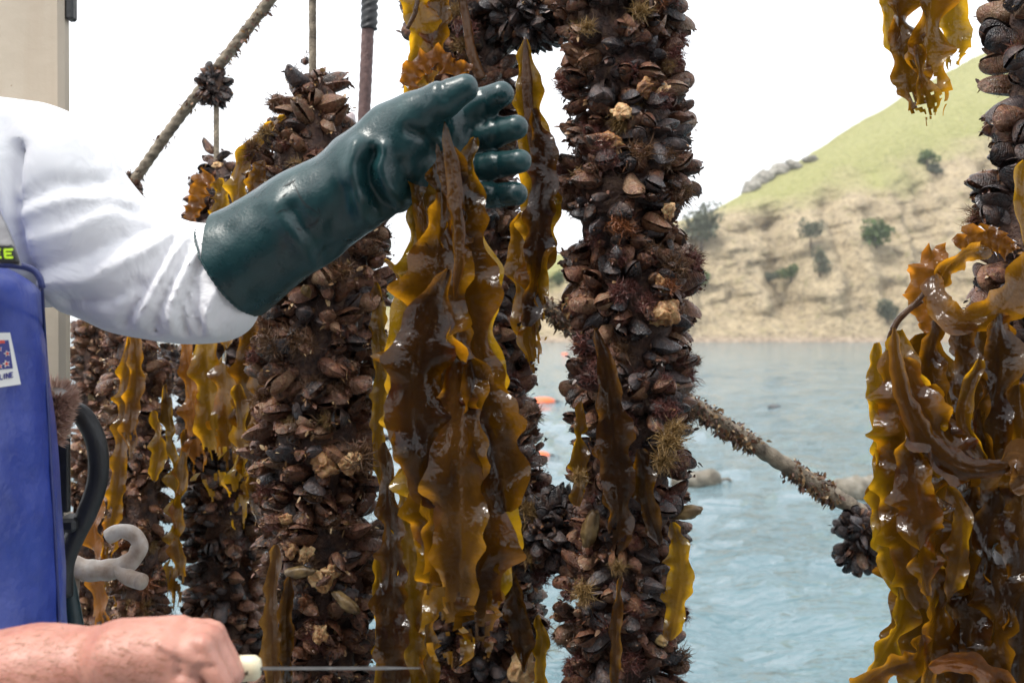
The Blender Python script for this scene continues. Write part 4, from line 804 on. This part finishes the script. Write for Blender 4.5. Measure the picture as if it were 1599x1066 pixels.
K11 = kelp('dark wrinkled kelp strap hanging down the left front of the thick mussel rope', [
 D(pts=[(432, 850), (426, 930), (424, 1010), (428, 1090)], Y=1.78, half=[9, 13, 14, 12], amp=.2, waves=5, twist=.3, seed=161, m='stipe', cup=.4),
 D(pts=[(452, 900), (446, 970), (450, 1090)], Y=1.79, half=[6, 11, 12], amp=.3, waves=4, twist=.4, seed=163, m='kelp_dark')], (428, 1060, 1.78))
K12 = kelp('brown kelp strap down the front of the central mussel rope with amber side flaps', [
 D(pts=[(930, 512), (946, 570), (955, 640), (962, 720), (968, 800), (960, 870)], Y=1.77, half=[5, 15, 24, 27, 24, 10], amp=.25, waves=5, twist=.35, seed=171, m='kelp_dark', tatter=.12),
 D(pts=[(908, 625), (904, 680), (906, 740), (900, 790)], Y=1.80, half=[6, 12, 13, 8], amp=.45, waves=4, twist=.5, seed=173, m='kelp_amber'),
 D(pts=[(1050, 815), (1062, 870), (1058, 930), (1046, 1000)], Y=1.80, half=[8, 18, 18, 10], amp=.4, waves=4, twist=.5, seed=175, m='kelp_amber'),
 D(pts=[(1000, 700), (1010, 780), (1030, 850)], Y=1.775, half=[12, 18, 8], amp=.3, waves=3, twist=.5, seed=177, m='kelp_dark'),
 D(pts=[(968, 900), (962, 980), (960, 1080)], Y=1.78, half=[6, 9, 7], amp=.3, waves=3, twist=.5, seed=179, m='kelp')], (960, 860, 1.78))
K13 = kelp('ragged golden kelp tuft left of the tapering rope top, above the glove cuff', [
 D(pts=[(425, 190), (405, 215), (380, 250), (370, 300), (380, 350)], Y=1.9, half=[5, 9, 13, 16, 14], amp=.5, waves=4, twist=.5, seed=181, m='kelp_amber'),
 D(pts=[(412, 250), (398, 290), (404, 330)], Y=1.88, half=[8, 14, 12], amp=.4, waves=3, twist=.4, seed=183, m='kelp'),
 D(pts=[(445, 180), (425, 195), (412, 220)], Y=1.9, half=[4, 6, 4], amp=.5, waves=3, twist=.4, seed=185, m='kelp_amber', rib=False)], (385, 340, 1.9))
K14 = kelp('orange-gold kelp crumple at the top of the dark rope, above the white sleeve', [
 D(n='frill', pts=[(330, 272), (312, 290), (306, 318), (296, 345)], Y=2.5, half=[12, 18, 16, 10], amp=.7, waves=5, twist=.5, seed=191, m='kelp_orange', rib=False),
 D(pts=[(340, 280), (346, 310), (335, 345)], Y=2.48, half=[10, 14, 10], amp=.5, waves=3, twist=.5, seed=193, m='kelp_amber')], (320, 340, 2.5))
K15 = kelp('yellow kelp scrap at the foot of the middle rope by the water', [
 D(pts=[(838, 960), (846, 1000), (842, 1040), (850, 1090)], Y=1.93, half=[6, 11, 10, 9], amp=.45, waves=3, twist=.5, seed=195, m='kelp_amber'),
 D(pts=[(775, 880), (800, 920), (812, 980), (820, 1050)], Y=1.92, half=[14, 20, 18, 12], amp=.4, waves=3, twist=.5, seed=197, m='kelp_dark')], (845, 1050, 1.93))

# ================================================================== THE PERSON
def shirt_mat():
    m, nt, N = mat('white_cotton'); v = N('NewGeometry').outputs['Position']
    b = bump(nt, noise(nt, 16, 3, v, .5, .8), .35, .02); b = bump(nt, noise(nt, 900, 2, v), .12, .001, b)
    out(nt, pbr(nt, (.83, .83, .85), .85, b)); return m
def glove_mat():
    m, nt, N = mat('green_pvc'); v = N('NewGeometry').outputs['Position']
    n = noise(nt, 26, 5, v, .6); n2 = noise(nt, 240, 3, v, .6)
    c = ramp(nt, n, [(.3, (.004, .024, .027)), (.55, (.008, .037, .040)), (.75, (.016, .056, .058))])
    sc = ramp(nt, noise(nt, 170, 4, v, .7), [(.70, (0, 0, 0)), (.76, (1, 1, 1))]); c = mixc(nt, mathn(nt, 'MULTIPLY', sc, .22), c, (.20, .28, .27))
    b = bump(nt, noise(nt, 60, 4, v), .13, .004); b = bump(nt, n2, .3, .0012, b)
    ro = ramp(nt, n, [(.35, (.24, .24, .24)), (.7, (.42, .42, .42))]); out(nt, pbr(nt, c, ro, b)); return m
def skin_mat():
    m, nt, N = mat('skin'); v = N('NewGeometry').outputs['Position']
    c = ramp(nt, noise(nt, 22, 4, v, .6), [(.3, (.40, .165, .125)), (.5, (.47, .225, .17)), (.72, (.54, .275, .215))])
    fr = ramp(nt, noise(nt, 300, 3, v, .6), [(.60, (0, 0, 0)), (.72, (.35, .35, .35))]); c = mixc(nt, fr, c, (.40, .16, .11))
    b = bump(nt, noise(nt, 240, 4, v, .65), .25, .0025); b = bump(nt, noise(nt, 1, 3, mapping(nt, v, (90, 300, 300))), .15, .002, b)
    out(nt, pbr(nt, c, .45, b, i_Subsurface_Weight=.2, i_Subsurface_Scale=.008)); return m
M['shirt'], M['glove'], M['skin'] = shirt_mat(), glove_mat(), skin_mat()
M['overall'] = simple('blue_oilskin', [(.3, (.017, .034, .20)), (.5, (.025, .048, .27)), (.7, (.040, .068, .33))], 18, .32, .45, 30, .008)
M['navy'] = simple('navy_hem', [(.3, (.018, .028, .12)), (.7, (.03, .042, .17))], 40, .4)
person = empty('person', (-.80, 1.18, DECK))
tag(person, 'person in white shirt and blue oilskin overalls, green glove holding kelp, bare hand with knife', 'person')

# --- shirt: torso and left sleeve (right upper arm out of the picture)
def A(px, py, Y): return at(px, py, Y)
s = SDF((-1.16, .86, 2.10), (-.30, 1.56, 3.02), .0062)
TC = np.array([-.80, 1.20])
s.add(s.cap((-.79, 1.22, 2.15), (-.80, 1.22, 2.62), .165, .175, (1, 1.15, 1)), .03)
s.add(s.cap((-.80, 1.07, 2.76), (-.74, 1.30, 2.80), .095, .095), .06)
s.chain([(A(-20, 300, 1.34), .115), (A(45, 305, 1.36), .108), (A(110, 366, 1.37), .093)], .03)
s.chain([(A(110, 366, 1.37), .093), (A(200, 417, 1.385), .0775), (A(285, 434, 1.392), .069), (A(345, 428, 1.392), .0585), (A(390, 402, 1.388), .050)], .02)
s.add(s.ell(A(345, 494, 1.398), (.034, .034, .024)), .02); s.add(s.ell(A(280, 490, 1.38), (.06, .045, .03)), .04)
s.chain([((-.82, 1.02, 2.74), .09), ((-.83, .92, 2.45), .075)], .03)
def fold(sd, pts, Y, wid, dep, front=None):
    d = sd.poly_px([A(x, y, Y) for x, y in pts]); gate = 1.0 if front is None else np.clip((front - sd.P[..., 1])/.02, 0, 1)
    sd.D += dep*np.exp(-(d/wid)**2)*gate
for pts, w, dep in [([(84, 250), (80, 330), (82, 420), (82, 500)], .008, .022), ([(90, 330), (130, 300), (175, 290)], .008, .008), ([(92, 350), (135, 330), (180, 318), (215, 320)], .007, -.006),
    ([(90, 425), (160, 405), (230, 365), (275, 352)], .011, .011), ([(95, 450), (170, 440), (240, 400), (285, 365)], .010, -.008), ([(100, 385), (150, 370), (205, 340)], .01, -.006), ([(120, 470), (190, 470), (235, 445)], .009, .007),
    ([(205, 505), (232, 470), (262, 420), (280, 375)], .007, .007), ([(228, 510), (252, 470), (275, 430), (296, 380)], .007, -.006), ([(250, 515), (264, 480), (286, 430), (308, 385)], .006, .008), ([(276, 520), (284, 480), (300, 440), (316, 400)], .006, -.006),
    ([(296, 518), (297, 480), (310, 445), (325, 415)], .006, .010), ([(318, 512), (312, 485), (320, 450)], .006, .009), ([(330, 520), (335, 490), (345, 465), (352, 450)], .008, -.006), ([(150, 300), (200, 325), (250, 345)], .008, .004),
    ([(20, 230), (45, 300), (60, 370), (70, 450)], .012, .008), ([(0, 290), (30, 340), (50, 400)], .012, -.007), ([(60, 215), (75, 260), (80, 300)], .01, .006)]:
    fold(s, pts, 1.36, w*.75, dep*1.0, 1.40)
V, Fc = s.mesh((.002, 14, 71)); shirt = obj('shirt', mesh('shirt', V, Fc, M['shirt']), person)

# --- overalls: bib tub over the chest, trousers below
s = SDF((-1.06, .86, 2.2), (-.40, 1.46, 2.76), .006)
bx, by = -.745, 1.165
zt = A(60, 408, 1.12)[2]
q = s.P; t = np.clip((zt - q[..., 2])/.42, 0, 1)
rx, ry = .222 + .028*t, .155 + .02*t
ang = .35; dx = (q[..., 0]-bx)*math.cos(ang) + (q[..., 1]-by)*math.sin(ang); dy = -(q[..., 0]-bx)*math.sin(ang) + (q[..., 1]-by)*math.cos(ang)
rad = ((np.abs(dx)/rx)**2.6 + (np.abs(dy)/ry)**2.6)**(1/2.6); dr = (rad - 1)*.16; dz = q[..., 2] - zt; rr = .035
s.D = np.minimum(np.maximum(dr + rr, dz + rr), 0) + np.sqrt(np.maximum(dr+rr, 0)**2 + np.maximum(dz+rr, 0)**2) - rr
s.D = s.D.astype(np.float32); V, Fc = s.mesh((.005, 9, 17)); V1, F1 = V, Fc
hipz = 2.24
s = SDF((-1.1, .80, DECK+.03), (-.40, 1.50, hipz+.1), .012)
s.add(s.cap((-.745, 1.165, hipz-.12), (-.745, 1.165, hipz+.2), .20, .19, (1, 1.2, 1)), .05)
s.chain([((-.75, 1.27, hipz-.1), .12), ((-.73, 1.29, 1.82), .10), ((-.76, 1.30, DECK+.12), .09)], .04); s.chain([((-.75, 1.06, hipz-.1), .12), ((-.73, 1.03, 1.82), .10), ((-.76, 1.02, DECK+.12), .09)], .04)
V, Fc = s.mesh(); Vo, Fo = np.vstack([V1, V]), np.vstack([F1, Fc + len(V1)])
over = obj('overalls', mesh('overalls', Vo, Fo, M['overall']), person)
for sy in (1.02, 1.30):
    s = SDF((-.90, sy-.09, DECK-.01), (-.50, sy+.09, DECK+.2), .008); s.chain([((-.76, sy, DECK+.2), .07), ((-.75, sy, DECK+.06), .065)], .02); s.chain([((-.75, sy, DECK+.05), .055), ((-.60, sy, DECK+.04), .048)], .02); s.D = np.maximum(s.D, DECK - s.P[..., 2])
    V, Fc = s.mesh(); obj('boot', mesh('boot', V, Fc, M['black']), person)
bvh_o = BVHTree.FromPolygons(Vo.tolist(), Fo.tolist())
def drape(bvh, px, py, lift=.0012, default=1.1):
    d = Vector(ray(px, py)).normalized(); h = bvh.ray_cast(Vector(CAMP), d)
    if h[0] is None: return at(px, py, default)
    n = h[1] if h[1].dot(d) < 0 else -h[1]; return np.array(h[0] + n*lift)
def patch(name, poly, bvh, mt, lift, parent, nx=8):
    """thin patch laid on a surface: quad given by 4 corners in px (tl, tr, br, bl)"""
    a = np.linspace(0, 1, nx); tl, tr, br, bl = [np.array(c, float) for c in poly]; V = []
    for v in a:
        for u in a:
            c = (tl*(1-u)+tr*u)*(1-v) + (bl*(1-u)+br*u)*v; V.append(drape(bvh, c[0], c[1], lift))
    return obj(name, mesh(name, V, grid_faces(nx, nx)[:, ::-1], mt), parent)
def stroke(name, pts, w, bvh, mt, lift, parent, taper=False):
    V = []; P = cat_rom(np.array([(x, y, 0) for x, y in pts], float), 20)[:, :2]; T = nrm(np.gradient(P, axis=0)); Nn = np.c_[-T[:, 1], T[:, 0]]
    for i, (p, n) in enumerate(zip(P, Nn)):
        k = w/2*(1 if not taper else max(.15, math.sin(math.pi*(i+.5)/20)))
        V += [drape(bvh, *(p+n*k), lift), drape(bvh, *(p-n*k), lift)]
    return obj(name, mesh(name, V, grid_faces(20, 2), mt), parent)
def flat(name, c, r=.5): return simple(name, [(.3, c), (.7, c)], 10, r, .05)
M['tag_white'], M['tag_blue'], M['tag_red'], M['lime'], M['strap'] = flat('tag_white', (.72, .72, .70)), flat('tag_navy', (.03, .035, .20)), flat('tag_red', (.55, .06, .05)), flat('lime_print', (.55, .85, .03)), simple('grey_webbing', [(.3, (.09, .09, .10)), (.7, (.17, .17, .18))], 60, .7)
# sewn name tag: flag with stars and the letters LINE
patch('name_tag', [(-60, 521), (14, 519), (31, 600), (-46, 611)], bvh_o, M['tag_white'], .0015, over)
patch('flag_print', [(-48, 533), (11, 531), (18, 575), (-42, 581)], bvh_o, M['tag_blue'], .0022, over)
patch('red_print', [(-40, 533), (4, 531), (5, 536), (-39, 538)], bvh_o, M['tag_red'], .0028, over)
def star(cx, cy, r, k, mt, lift):
    V = [drape(bvh_o, cx, cy, lift)]
    for i in range(10):
        a = i*math.pi/5 + k; q = r if i % 2 else r*.45; V.append(drape(bvh_o, cx+q*math.sin(a), cy-q*math.cos(a), lift))
    obj('star_print', mesh('star_print', V, [[0, i+1, (i+1) % 10+1] for i in range(10)], mt, False), over)
for cx, cy, r in [(8, 552, 5.5), (7, 568, 6.5), (-4, 545, 5), (-3, 572, 5)]: star(cx, cy, r, .35, M['tag_white'], .0029); star(cx, cy, r*.62, .35, M['tag_red'], .0034)
def letter(strokes, ox, oy, w, h, lw, bvh, mt, parent, slant=0.0, rise=0.0, lift=.0026):
    for st in strokes: stroke('letter_stroke', [(ox + x*w + slant*(1-y)*h, oy + y*h - rise*x*w) for x, y in st], lw, bvh, mt, lift, parent)
GL = {'L': [[(0, 0), (0, 1)], [(0, .93), (1, .93)]], 'I': [[(.5, 0), (.5, 1)]], 'N': [[(0, 1), (0, 0)], [(0, 0), (1, 1)], [(1, 1), (1, 0)]], 'E': [[(0, 0), (0, 1)], [(0, .07), (1, .07)], [(0, .5), (.85, .5)], [(0, .93), (1, .93)]]}
for ch, ox, oy, w in [('L', -2, 584.5, 4), ('I', 3, 583.5, 3), ('N', 7.5, 582.5, 4.5), ('E', 14, 581.2, 4)]: letter(GL[ch], ox, oy, w, 8.5, 1.9, bvh_o, M['tag_blue'], over, -.05, .12)
# rolled top hem
P = [drape(bvh_o, x, y, .001, 1.1) for x, y in [(-40, 413), (-20, 413), (0, 413), (20, 414), (40, 417), (54, 423), (62, 434), (66, 450)]]; V, Fc = tube(cat_rom(P, 40), .0035, 8); obj('hem', mesh('hem', V, Fc, M['navy']), over)
P = [drape(bvh_o, x, y, .0005, 1.1) for x, y in [(66, 450), (69, 520), (72, 600), (77, 700), (83, 800), (88, 900), (93, 1000)]]; V, Fc = tube(cat_rom(P, 60), .0018, 6); obj('side_seam', mesh('side_seam', V, Fc, M['navy']), over)
# shoulder strap with buckle and lime print
bvh_s = BVHTree.FromObject(shirt, bpy.context.evaluated_depsgraph_get())
def strap_pt(px, py, Y): return at(px, py, Y)
V = []; T0 = [(-70, 250, 1.14), (-45, 300, 1.09), (-22, 345, 1.055), (-6, 385, 1.03), (2, 412, 1.02)]
C = cat_rom([at(*q) for q in T0], 24)
for c in C: V += [c + (-.026, -.006, .006), c + (.021, -.008, -.002), c + (.021, -.004, -.002), c + (-.026, -.002, .006)]
strap = obj('strap', mesh('strap', V, grid_faces(24, 4, True), M['strap'], False), person)
V, Fc = box(at(-40, 411, 1.010), at(29, 382, 1.016), .003); V[:, 0] += np.where(V[:, 2] > V[:, 2].mean(), -.004, .002); obj('buckle', mesh('buckle', V, Fc, M['black'], False), strap)
bvh_b = BVHTree.FromPolygons(V.tolist(), Fc)
letter(GL['E'], 9, 389, 12, 14, 3.4, bvh_b, M['lime'], strap, -.1, 0, .0008); letter(GL['E'], -9, 389, 12, 14, 3.4, bvh_b, M['lime'], strap, -.1, 0, .0008)

# --- green glove (left hand, palm to the camera)
s = SDF(A(285, 515, 1.25) * (1, 0, 1) + (0, 1.20, 0), A(860, 80, 1.33) * (1, 0, 1) + (0, 1.50, 0), .0029)
ga, gb, gc = A(322, 440, 1.392), A(470, 345, 1.372), A(585, 272, 1.350)
s.chain([(ga, .072), (A(362, 417, 1.388), .0685), (gb, .0615), (gc, .0535)], .01)
wr = A(618, 240, 1.352); s.chain([(gc, .0535), (A(608, 246, 1.352), .050), (wr, .048)], .012); s.add(s.cap(A(570, 262, 1.35), A(640, 200, 1.33), .046, .036), .02)
for kx, ky, kY, r0, r1 in [(700, 195, 1.365, .030, .025), (702, 226, 1.372, .030, .025), (702, 262, 1.372, .030, .024), (698, 292, 1.362, .030, .022)]: s.add(s.cap(A(625, 238 + (ky-240)*.35, 1.355), A(kx, ky, kY), .040, r1), .015)
s.add(s.cap(A(630, 215, 1.335), A(668, 200, 1.325), .036, .028), .015); s.add(s.cap(A(640, 270, 1.345), A(668, 298, 1.35), .032, .022), .015)
s.D += .006*np.exp(-(s.poly_px([A(672, 232, 1.33), A(660, 262, 1.33), A(655, 290, 1.33)])/.010)**2)*np.clip((1.345-s.P[..., 1])/.01, 0, 1)
th = s.D*0 + 9
def finger(pts, k=.004, kin=.010):
    global s
    d = np.full(s.D.shape, 9.0, np.float32)
    for (a, ra), (b, rb) in zip(pts[:-1], pts[1:]):
        e = s.cap(a, b, ra, rb); h = np.clip(.5+.5*(d-e)/k, 0, 1); d = d*(1-h) + e*h - k*h*(1-h)
    s.add(d, kin)
finger([(A(690, 205, 1.37), .023), (A(722, 182, 1.372), .0200), (A(752, 162, 1.36), .0195), (A(783, 148, 1.34), .0165)])
finger([(A(698, 232, 1.375), .023), (A(735, 219, 1.378), .0192), (A(770, 208, 1.362), .0188), (A(805, 199, 1.338), .0160)])
finger([(A(700, 266, 1.372), .021), (A(738, 263, 1.374), .0172), (A(775, 258, 1.358), .0168), (A(812, 252, 1.334), .0142)])
finger([(A(698, 296, 1.362), .020), (A(735, 304, 1.366), .0165), (A(770, 306, 1.352), .0160), (A(806, 303, 1.330), .0138)])
finger([(A(612, 205, 1.335), .034), (A(650, 180, 1.315), .027), (A(690, 157, 1.295), .0220), (A(726, 138, 1.287), .0165)], .006, .012)
# folds of the gauntlet
for pts, w, dep in [([(584, 240), (574, 258), (576, 285), (590, 310), (602, 325)], .008, .017), ([(556, 225), (548, 262), (552, 300), (566, 340)], .010, -.009), ([(600, 232), (596, 262), (604, 290), (622, 312)], .008, -.006),
    ([(430, 318), (452, 352), (478, 395), (490, 438)], .014, -.005), ([(455, 330), (485, 372), (506, 420)], .012, .008), ([(540, 300), (515, 350), (500, 400)], .012, .006), ([(625, 255), (640, 290), (655, 312)], .007, .006),
    ([(640, 205), (668, 216), (690, 205)], .007, .007)]:
    fold(s, pts, 1.30, w, dep, 1.37)
for pts in ([(752, 140), (758, 172), (756, 190)], [(772, 184), (774, 228)], [(776, 238), (778, 276)], [(770, 286), (772, 322)], [(690, 128), (698, 170)], [(735, 196), (738, 238)], [(738, 246), (740, 280)]): fold(s, pts, 1.33, .0035, .0022, 1.37)
# notch where gauntlet meets the hand on the upper edge
s.add(s.cap(A(585, 300, 1.345), A(603, 326, 1.342), .022, .012), .012)
axd = nrm(gc - ga); cutp = A(357, 420, 1.388); s.D = np.maximum(s.D, -((s.P - cutp.astype(np.float32)) @ axd.astype(np.float32)).astype(np.float32))
V, Fc = s.mesh((.0011, 26, 33)); glove = obj('glove', mesh('glove', V, Fc, M['glove']), person); tag(glove, 'long dark green rubber gauntlet glove')
u = nrm(np.cross(axd, (0, 1, 0))); v = np.cross(axd, u); rim = V[np.abs((V-cutp) @ axd - .002) < .0022] - cutp; ra = np.arctan2(rim @ v, rim @ u); rl = np.hypot(rim @ u, rim @ v); keep = rl > np.percentile(rl, 30); ra, rl = ra[keep], rl[keep]
ad = np.linspace(-math.pi, math.pi, 45); rr_ = np.array([max(np.percentile(rl[np.abs((ra-t+math.pi) % (2*math.pi)-math.pi) < .12], 70) if (np.abs((ra-t+math.pi) % (2*math.pi)-math.pi) < .12).any() else .066, .05) for t in ad]); a = np.linspace(-math.pi, math.pi, 180)
ring = cutp + (u*np.cos(a)[:, None] + v*np.sin(a)[:, None])*(np.interp(a, ad, rr_)*(1 + .003*np.sin(a*60)))[:, None] + axd*(.001 + .0006*np.sin(a*60))[:, None]
Vr, Fr = tube(ring, .0013, 6); obj('cuff_hem', mesh('cuff_hem', Vr, Fr, M['glove']), glove)
bvh_g = BVHTree.FromPolygons(V.tolist(), Fc.tolist()); M['crack'] = flat('dark_scuff', (.004, .012, .014), .6)
for pts, w in [([(442, 292), (452, 287), (462, 281)], 2.5), ([(458, 284), (466, 302), (476, 318), (490, 328), (500, 336)], 3.0), ([(500, 336), (492, 348), (476, 356)], 3.2), ([(500, 334), (496, 322)], 2), ([(430, 334), (442, 328), (450, 330)], 1.8), ([(462, 356), (472, 360)], 1.8), ([(440, 308), (447, 303)], 1.5)]:
    stroke('scuff_mark', pts, w, bvh_g, M['crack'], .0006, glove, True)

# --- bare right forearm and fist, and the rest of the body inside the clothes
Yh = .93
s = SDF(A(-330, 1150, .90) * (1, 0, 1) + (0, .83, 0), A(430, 930, .98) * (1, 0, 1) + (0, 1.06, 0), .0027)
s.chain([(A(-330, 1082, .95), .052), (A(-120, 1074, .945), .048), (A(60, 1054, .94), .039), (A(180, 1036, .938), .0335)], .02, (1, .9, 1))
KN = [(312, 1012, .908, .0125), (324, 1000, .928, .0135), (328, 994, .950, .014), (322, 996, .972, .0135)]
for kx, ky, kY, r in KN: s.add(s.cap(A(188, 1030, .925 + (kY-.94)*.5), A(kx, ky, kY), .027, r), .012)
s.add(s.cap(A(205, 1018, .935), A(285, 994, .945), .026, .018), .014); s.add(s.cap(A(200, 1055, .912), A(290, 1058, .908), .024, .018), .012)
for (kx, ky, kY, r) in KN:
    p1 = A(kx, ky, kY); p2 = A(kx + 34, ky + 56, kY - .002); p3 = A(kx + 10, ky + 92, kY); p4 = A(kx - 30, ky + 70, kY)
    d = np.full(s.D.shape, 9.0, np.float32)
    for a_, b_, ra, rb in ((p1, p2, r, r*.86), (p2, p3, r*.86, r*.8), (p3, p4, r*.8, r*.7)): d = np.minimum(d, s.cap(a_, b_, ra, rb))
    s.add(d, .004)
s.add(s.cap(A(240, 1050, .985), A(330, 1052, .99), .016, .012), .008)
for pts, w, dep in [([(296, 985), (300, 1010), (298, 1035)], .003, .0018), ([(322, 984), (328, 1000)], .0022, .0025), ([(286, 972), (312, 990), (330, 1004)], .003, .0022), ([(270, 985), (300, 1004), (322, 1016)], .003, -.002), ([(330, 1020), (348, 1024)], .002, .002), ([(300, 1030), (330, 1044), (345, 1060)], .003, .0022), ([(240, 985), (280, 1000), (312, 1015)], .004, .0012)]: fold(s, pts, Yh, w, dep)
V1, F1 = s.mesh((.0006, 60, 5))
s = SDF((-1.16, .86, 2.2), (-.60, 1.40, 3.26), .009)
s.chain([((-.79, 1.2, 2.3), .12), ((-.80, 1.2, 2.68), .13)], .03); s.chain([((-.80, 1.19, 2.7), .062), ((-.79, 1.19, 2.95), .056)], .03); s.chain([((-.82, 1.02, 2.74), .06), ((-.83, .93, 2.45), .05)], .03)
s.add(s.ell((-.765, 1.185, 3.06), (.098, .078, .12)), .02); s.add(s.ell((-.75, 1.185, 2.985), (.07, .055, .055)), .02); s.add(s.ell((-.665, 1.18, 3.045), (.018, .013, .024)), .012)
for e in (-1, 1): s.add(s.ell((-.785, 1.185 + e*.079, 3.05), (.022, .01, .032)), .005); s.add(-s.ell((-.672, 1.182 + e*.03, 3.075), (.014, .018, .012)), -.006) if False else None
s.add(s.cap((-.69, 1.165, 2.995), (-.69, 1.2, 2.995), .01, .01), .006)
V2, F2 = s.mesh()
elb = SDF((-1.16, .80, 2.02), (-.80, 1.06, 2.56), .008); elb.chain([((-.83, .93, 2.48), .055), ((-.90, .93, 2.30), .055), (A(-300, 1071, .95), .052)], .02); V3, F3 = elb.mesh()
body = obj('body', mesh('body', np.vstack([V1, V2, V3]), np.vstack([F1, F2 + len(V1), F3 + len(V1) + len(V2)]), M['skin']), person)
hb = SDF((-.92, 1.06, 2.98), (-.62, 1.31, 3.24), .008); hb.add(hb.ell((-.775, 1.185, 3.085), (.106, .088, .122)), .01); hb.D = np.maximum(hb.D, -(hb.P[..., 2] - 3.03 - .5*(hb.P[..., 0]+.775))); Vh, Fh = hb.mesh()
obj('hair', mesh('hair', Vh, Fh, simple('dark_hair', [(.3, (.03, .02, .014)), (.7, (.08, .055, .035))], 60, .5)), person)

# fine hairs on the forearm
bvh_k = BVHTree.FromPolygons(V1.tolist(), F1.tolist()); g = np.random.default_rng(77); VV, FF, RR = [], [], []
for i in range(620):
    x = g.uniform(-60, 250); y = g.uniform(968, 1066); d = Vector(ray(x, y)).normalized(); h = bvh_k.ray_cast(Vector(CAMP), d)
    if h[0] is None: continue
    p = np.array(h[0]); nn = np.array(h[1]); nn = nn if nn @ np.array(d) < 0 else -nn; t = nrm(np.array([.8, 0, .1]) + g.normal(size=3)*.4); t = nrm(t - nn*(t @ nn)); L = g.uniform(.004, .010); w = np.cross(nn, t)*.00016; o = len(VV)
    VV += [p-w, p+w, p + t*L*.6 + nn*L*.22 + w*.7, p + t*L*.6 + nn*L*.22 - w*.7, p + t*L + nn*L*.2]; FF += [[o, o+1, o+2, o+3], [o+3, o+2, o+4]]; RR += [g.uniform()]*5
tag(obj('arm_hair', mesh('arm_hair', VV, FF, tuft_mat('fair_hair', (.16, .07, .03), (.42, .24, .12)), False, attr={'rnd': RR}), person), kind='stuff')

# --- knife
M['handle'] = simple('cream_handle', [(.3, (.60, .52, .34)), (.55, (.74, .67, .47)), (.72, (.78, .72, .54))], 26, .4, .2, 80)
M['steel'] = simple('blade_steel', [(.3, (.42, .41, .40)), (.7, (.60, .59, .58))], 30, .28, i_Metallic=.9)
M['grime'] = flat('grime', (.08, .05, .02), .7)
kn = empty('knife', A(380, 1043, .955)); P = cat_rom([A(250, 1052, .955), A(300, 1050, .955), A(345, 1046, .955), A(380, 1043, .955), A(404, 1042, .955), A(409, 1042, .955)], 40)
r = np.interp(np.linspace(0, 1, 40), [0, .3, .55, .8, .93, .985, 1], [.011, .0105, .0098, .0118, .0112, .0075, .001]); V, Fc = tube(P, r, 16); V[:, 1] = .955 + (V[:, 1]-.955)*.8; obj('handle', mesh('handle', V, Fc, M['handle']), kn)
bk = BVHTree.FromPolygons(V.tolist(), Fc)
for pts in ([(372, 1054), (380, 1051), (388, 1053)], [(376, 1058), (383, 1055)], [(384, 1048), (388, 1050)]): stroke('grime_mark', pts, 4, bk, M['grime'], .0004, kn, True)
a, b = A(398, 1043, .955), A(656, 1042.5, .965); n = 20; t = np.linspace(0, 1, n)[:, None]; C = a + (b-a)*t; ww = np.r_[np.full(n-5, .009), np.linspace(.009, .001, 5)][:, None]; th = np.r_[np.full(n-4, .0013), np.linspace(.0009, .0004, 4)][:, None]
up, dp = np.array([0, .30, 1.0]), np.array([0, 1.0, -.305]); V = np.stack([C + up*th - dp*ww*.4, C + up*th + dp*ww, C - up*th + dp*ww, C - up*th - dp*ww*.4], 1).reshape(-1, 3); obj('blade', mesh('blade', V, grid_faces(n, 4, True).tolist() + [[3, 2, 1, 0], [4*n-4, 4*n-3, 4*n-2, 4*n-1]], M['steel'], False), kn)
tag(kn, 'cream-handled knife with a long thin blade seen edge-on in the bare hand', 'knife')

# ------------------------------------------------------------------ sea air
hm = bpy.data.materials.new('sea_air'); hm.use_nodes = True; nt = hm.node_tree
for n in list(nt.nodes): nt.nodes.remove(n)
pv = _node(nt, 'VolumePrincipled', dict(i_Density=.00026)); pv.inputs['Color'].default_value = (.95, .975, 1, 1); pv.inputs['Anisotropy'].default_value = .3
nt.links.new(pv.outputs[0], _node(nt, 'OutputMaterial', {}).inputs['Volume'])
V, Fc = box((-3300, -200, -14), (3300, 2450, 190)); tag(obj('haze', mesh('haze', V, Fc, hm, False)), kind='stuff')
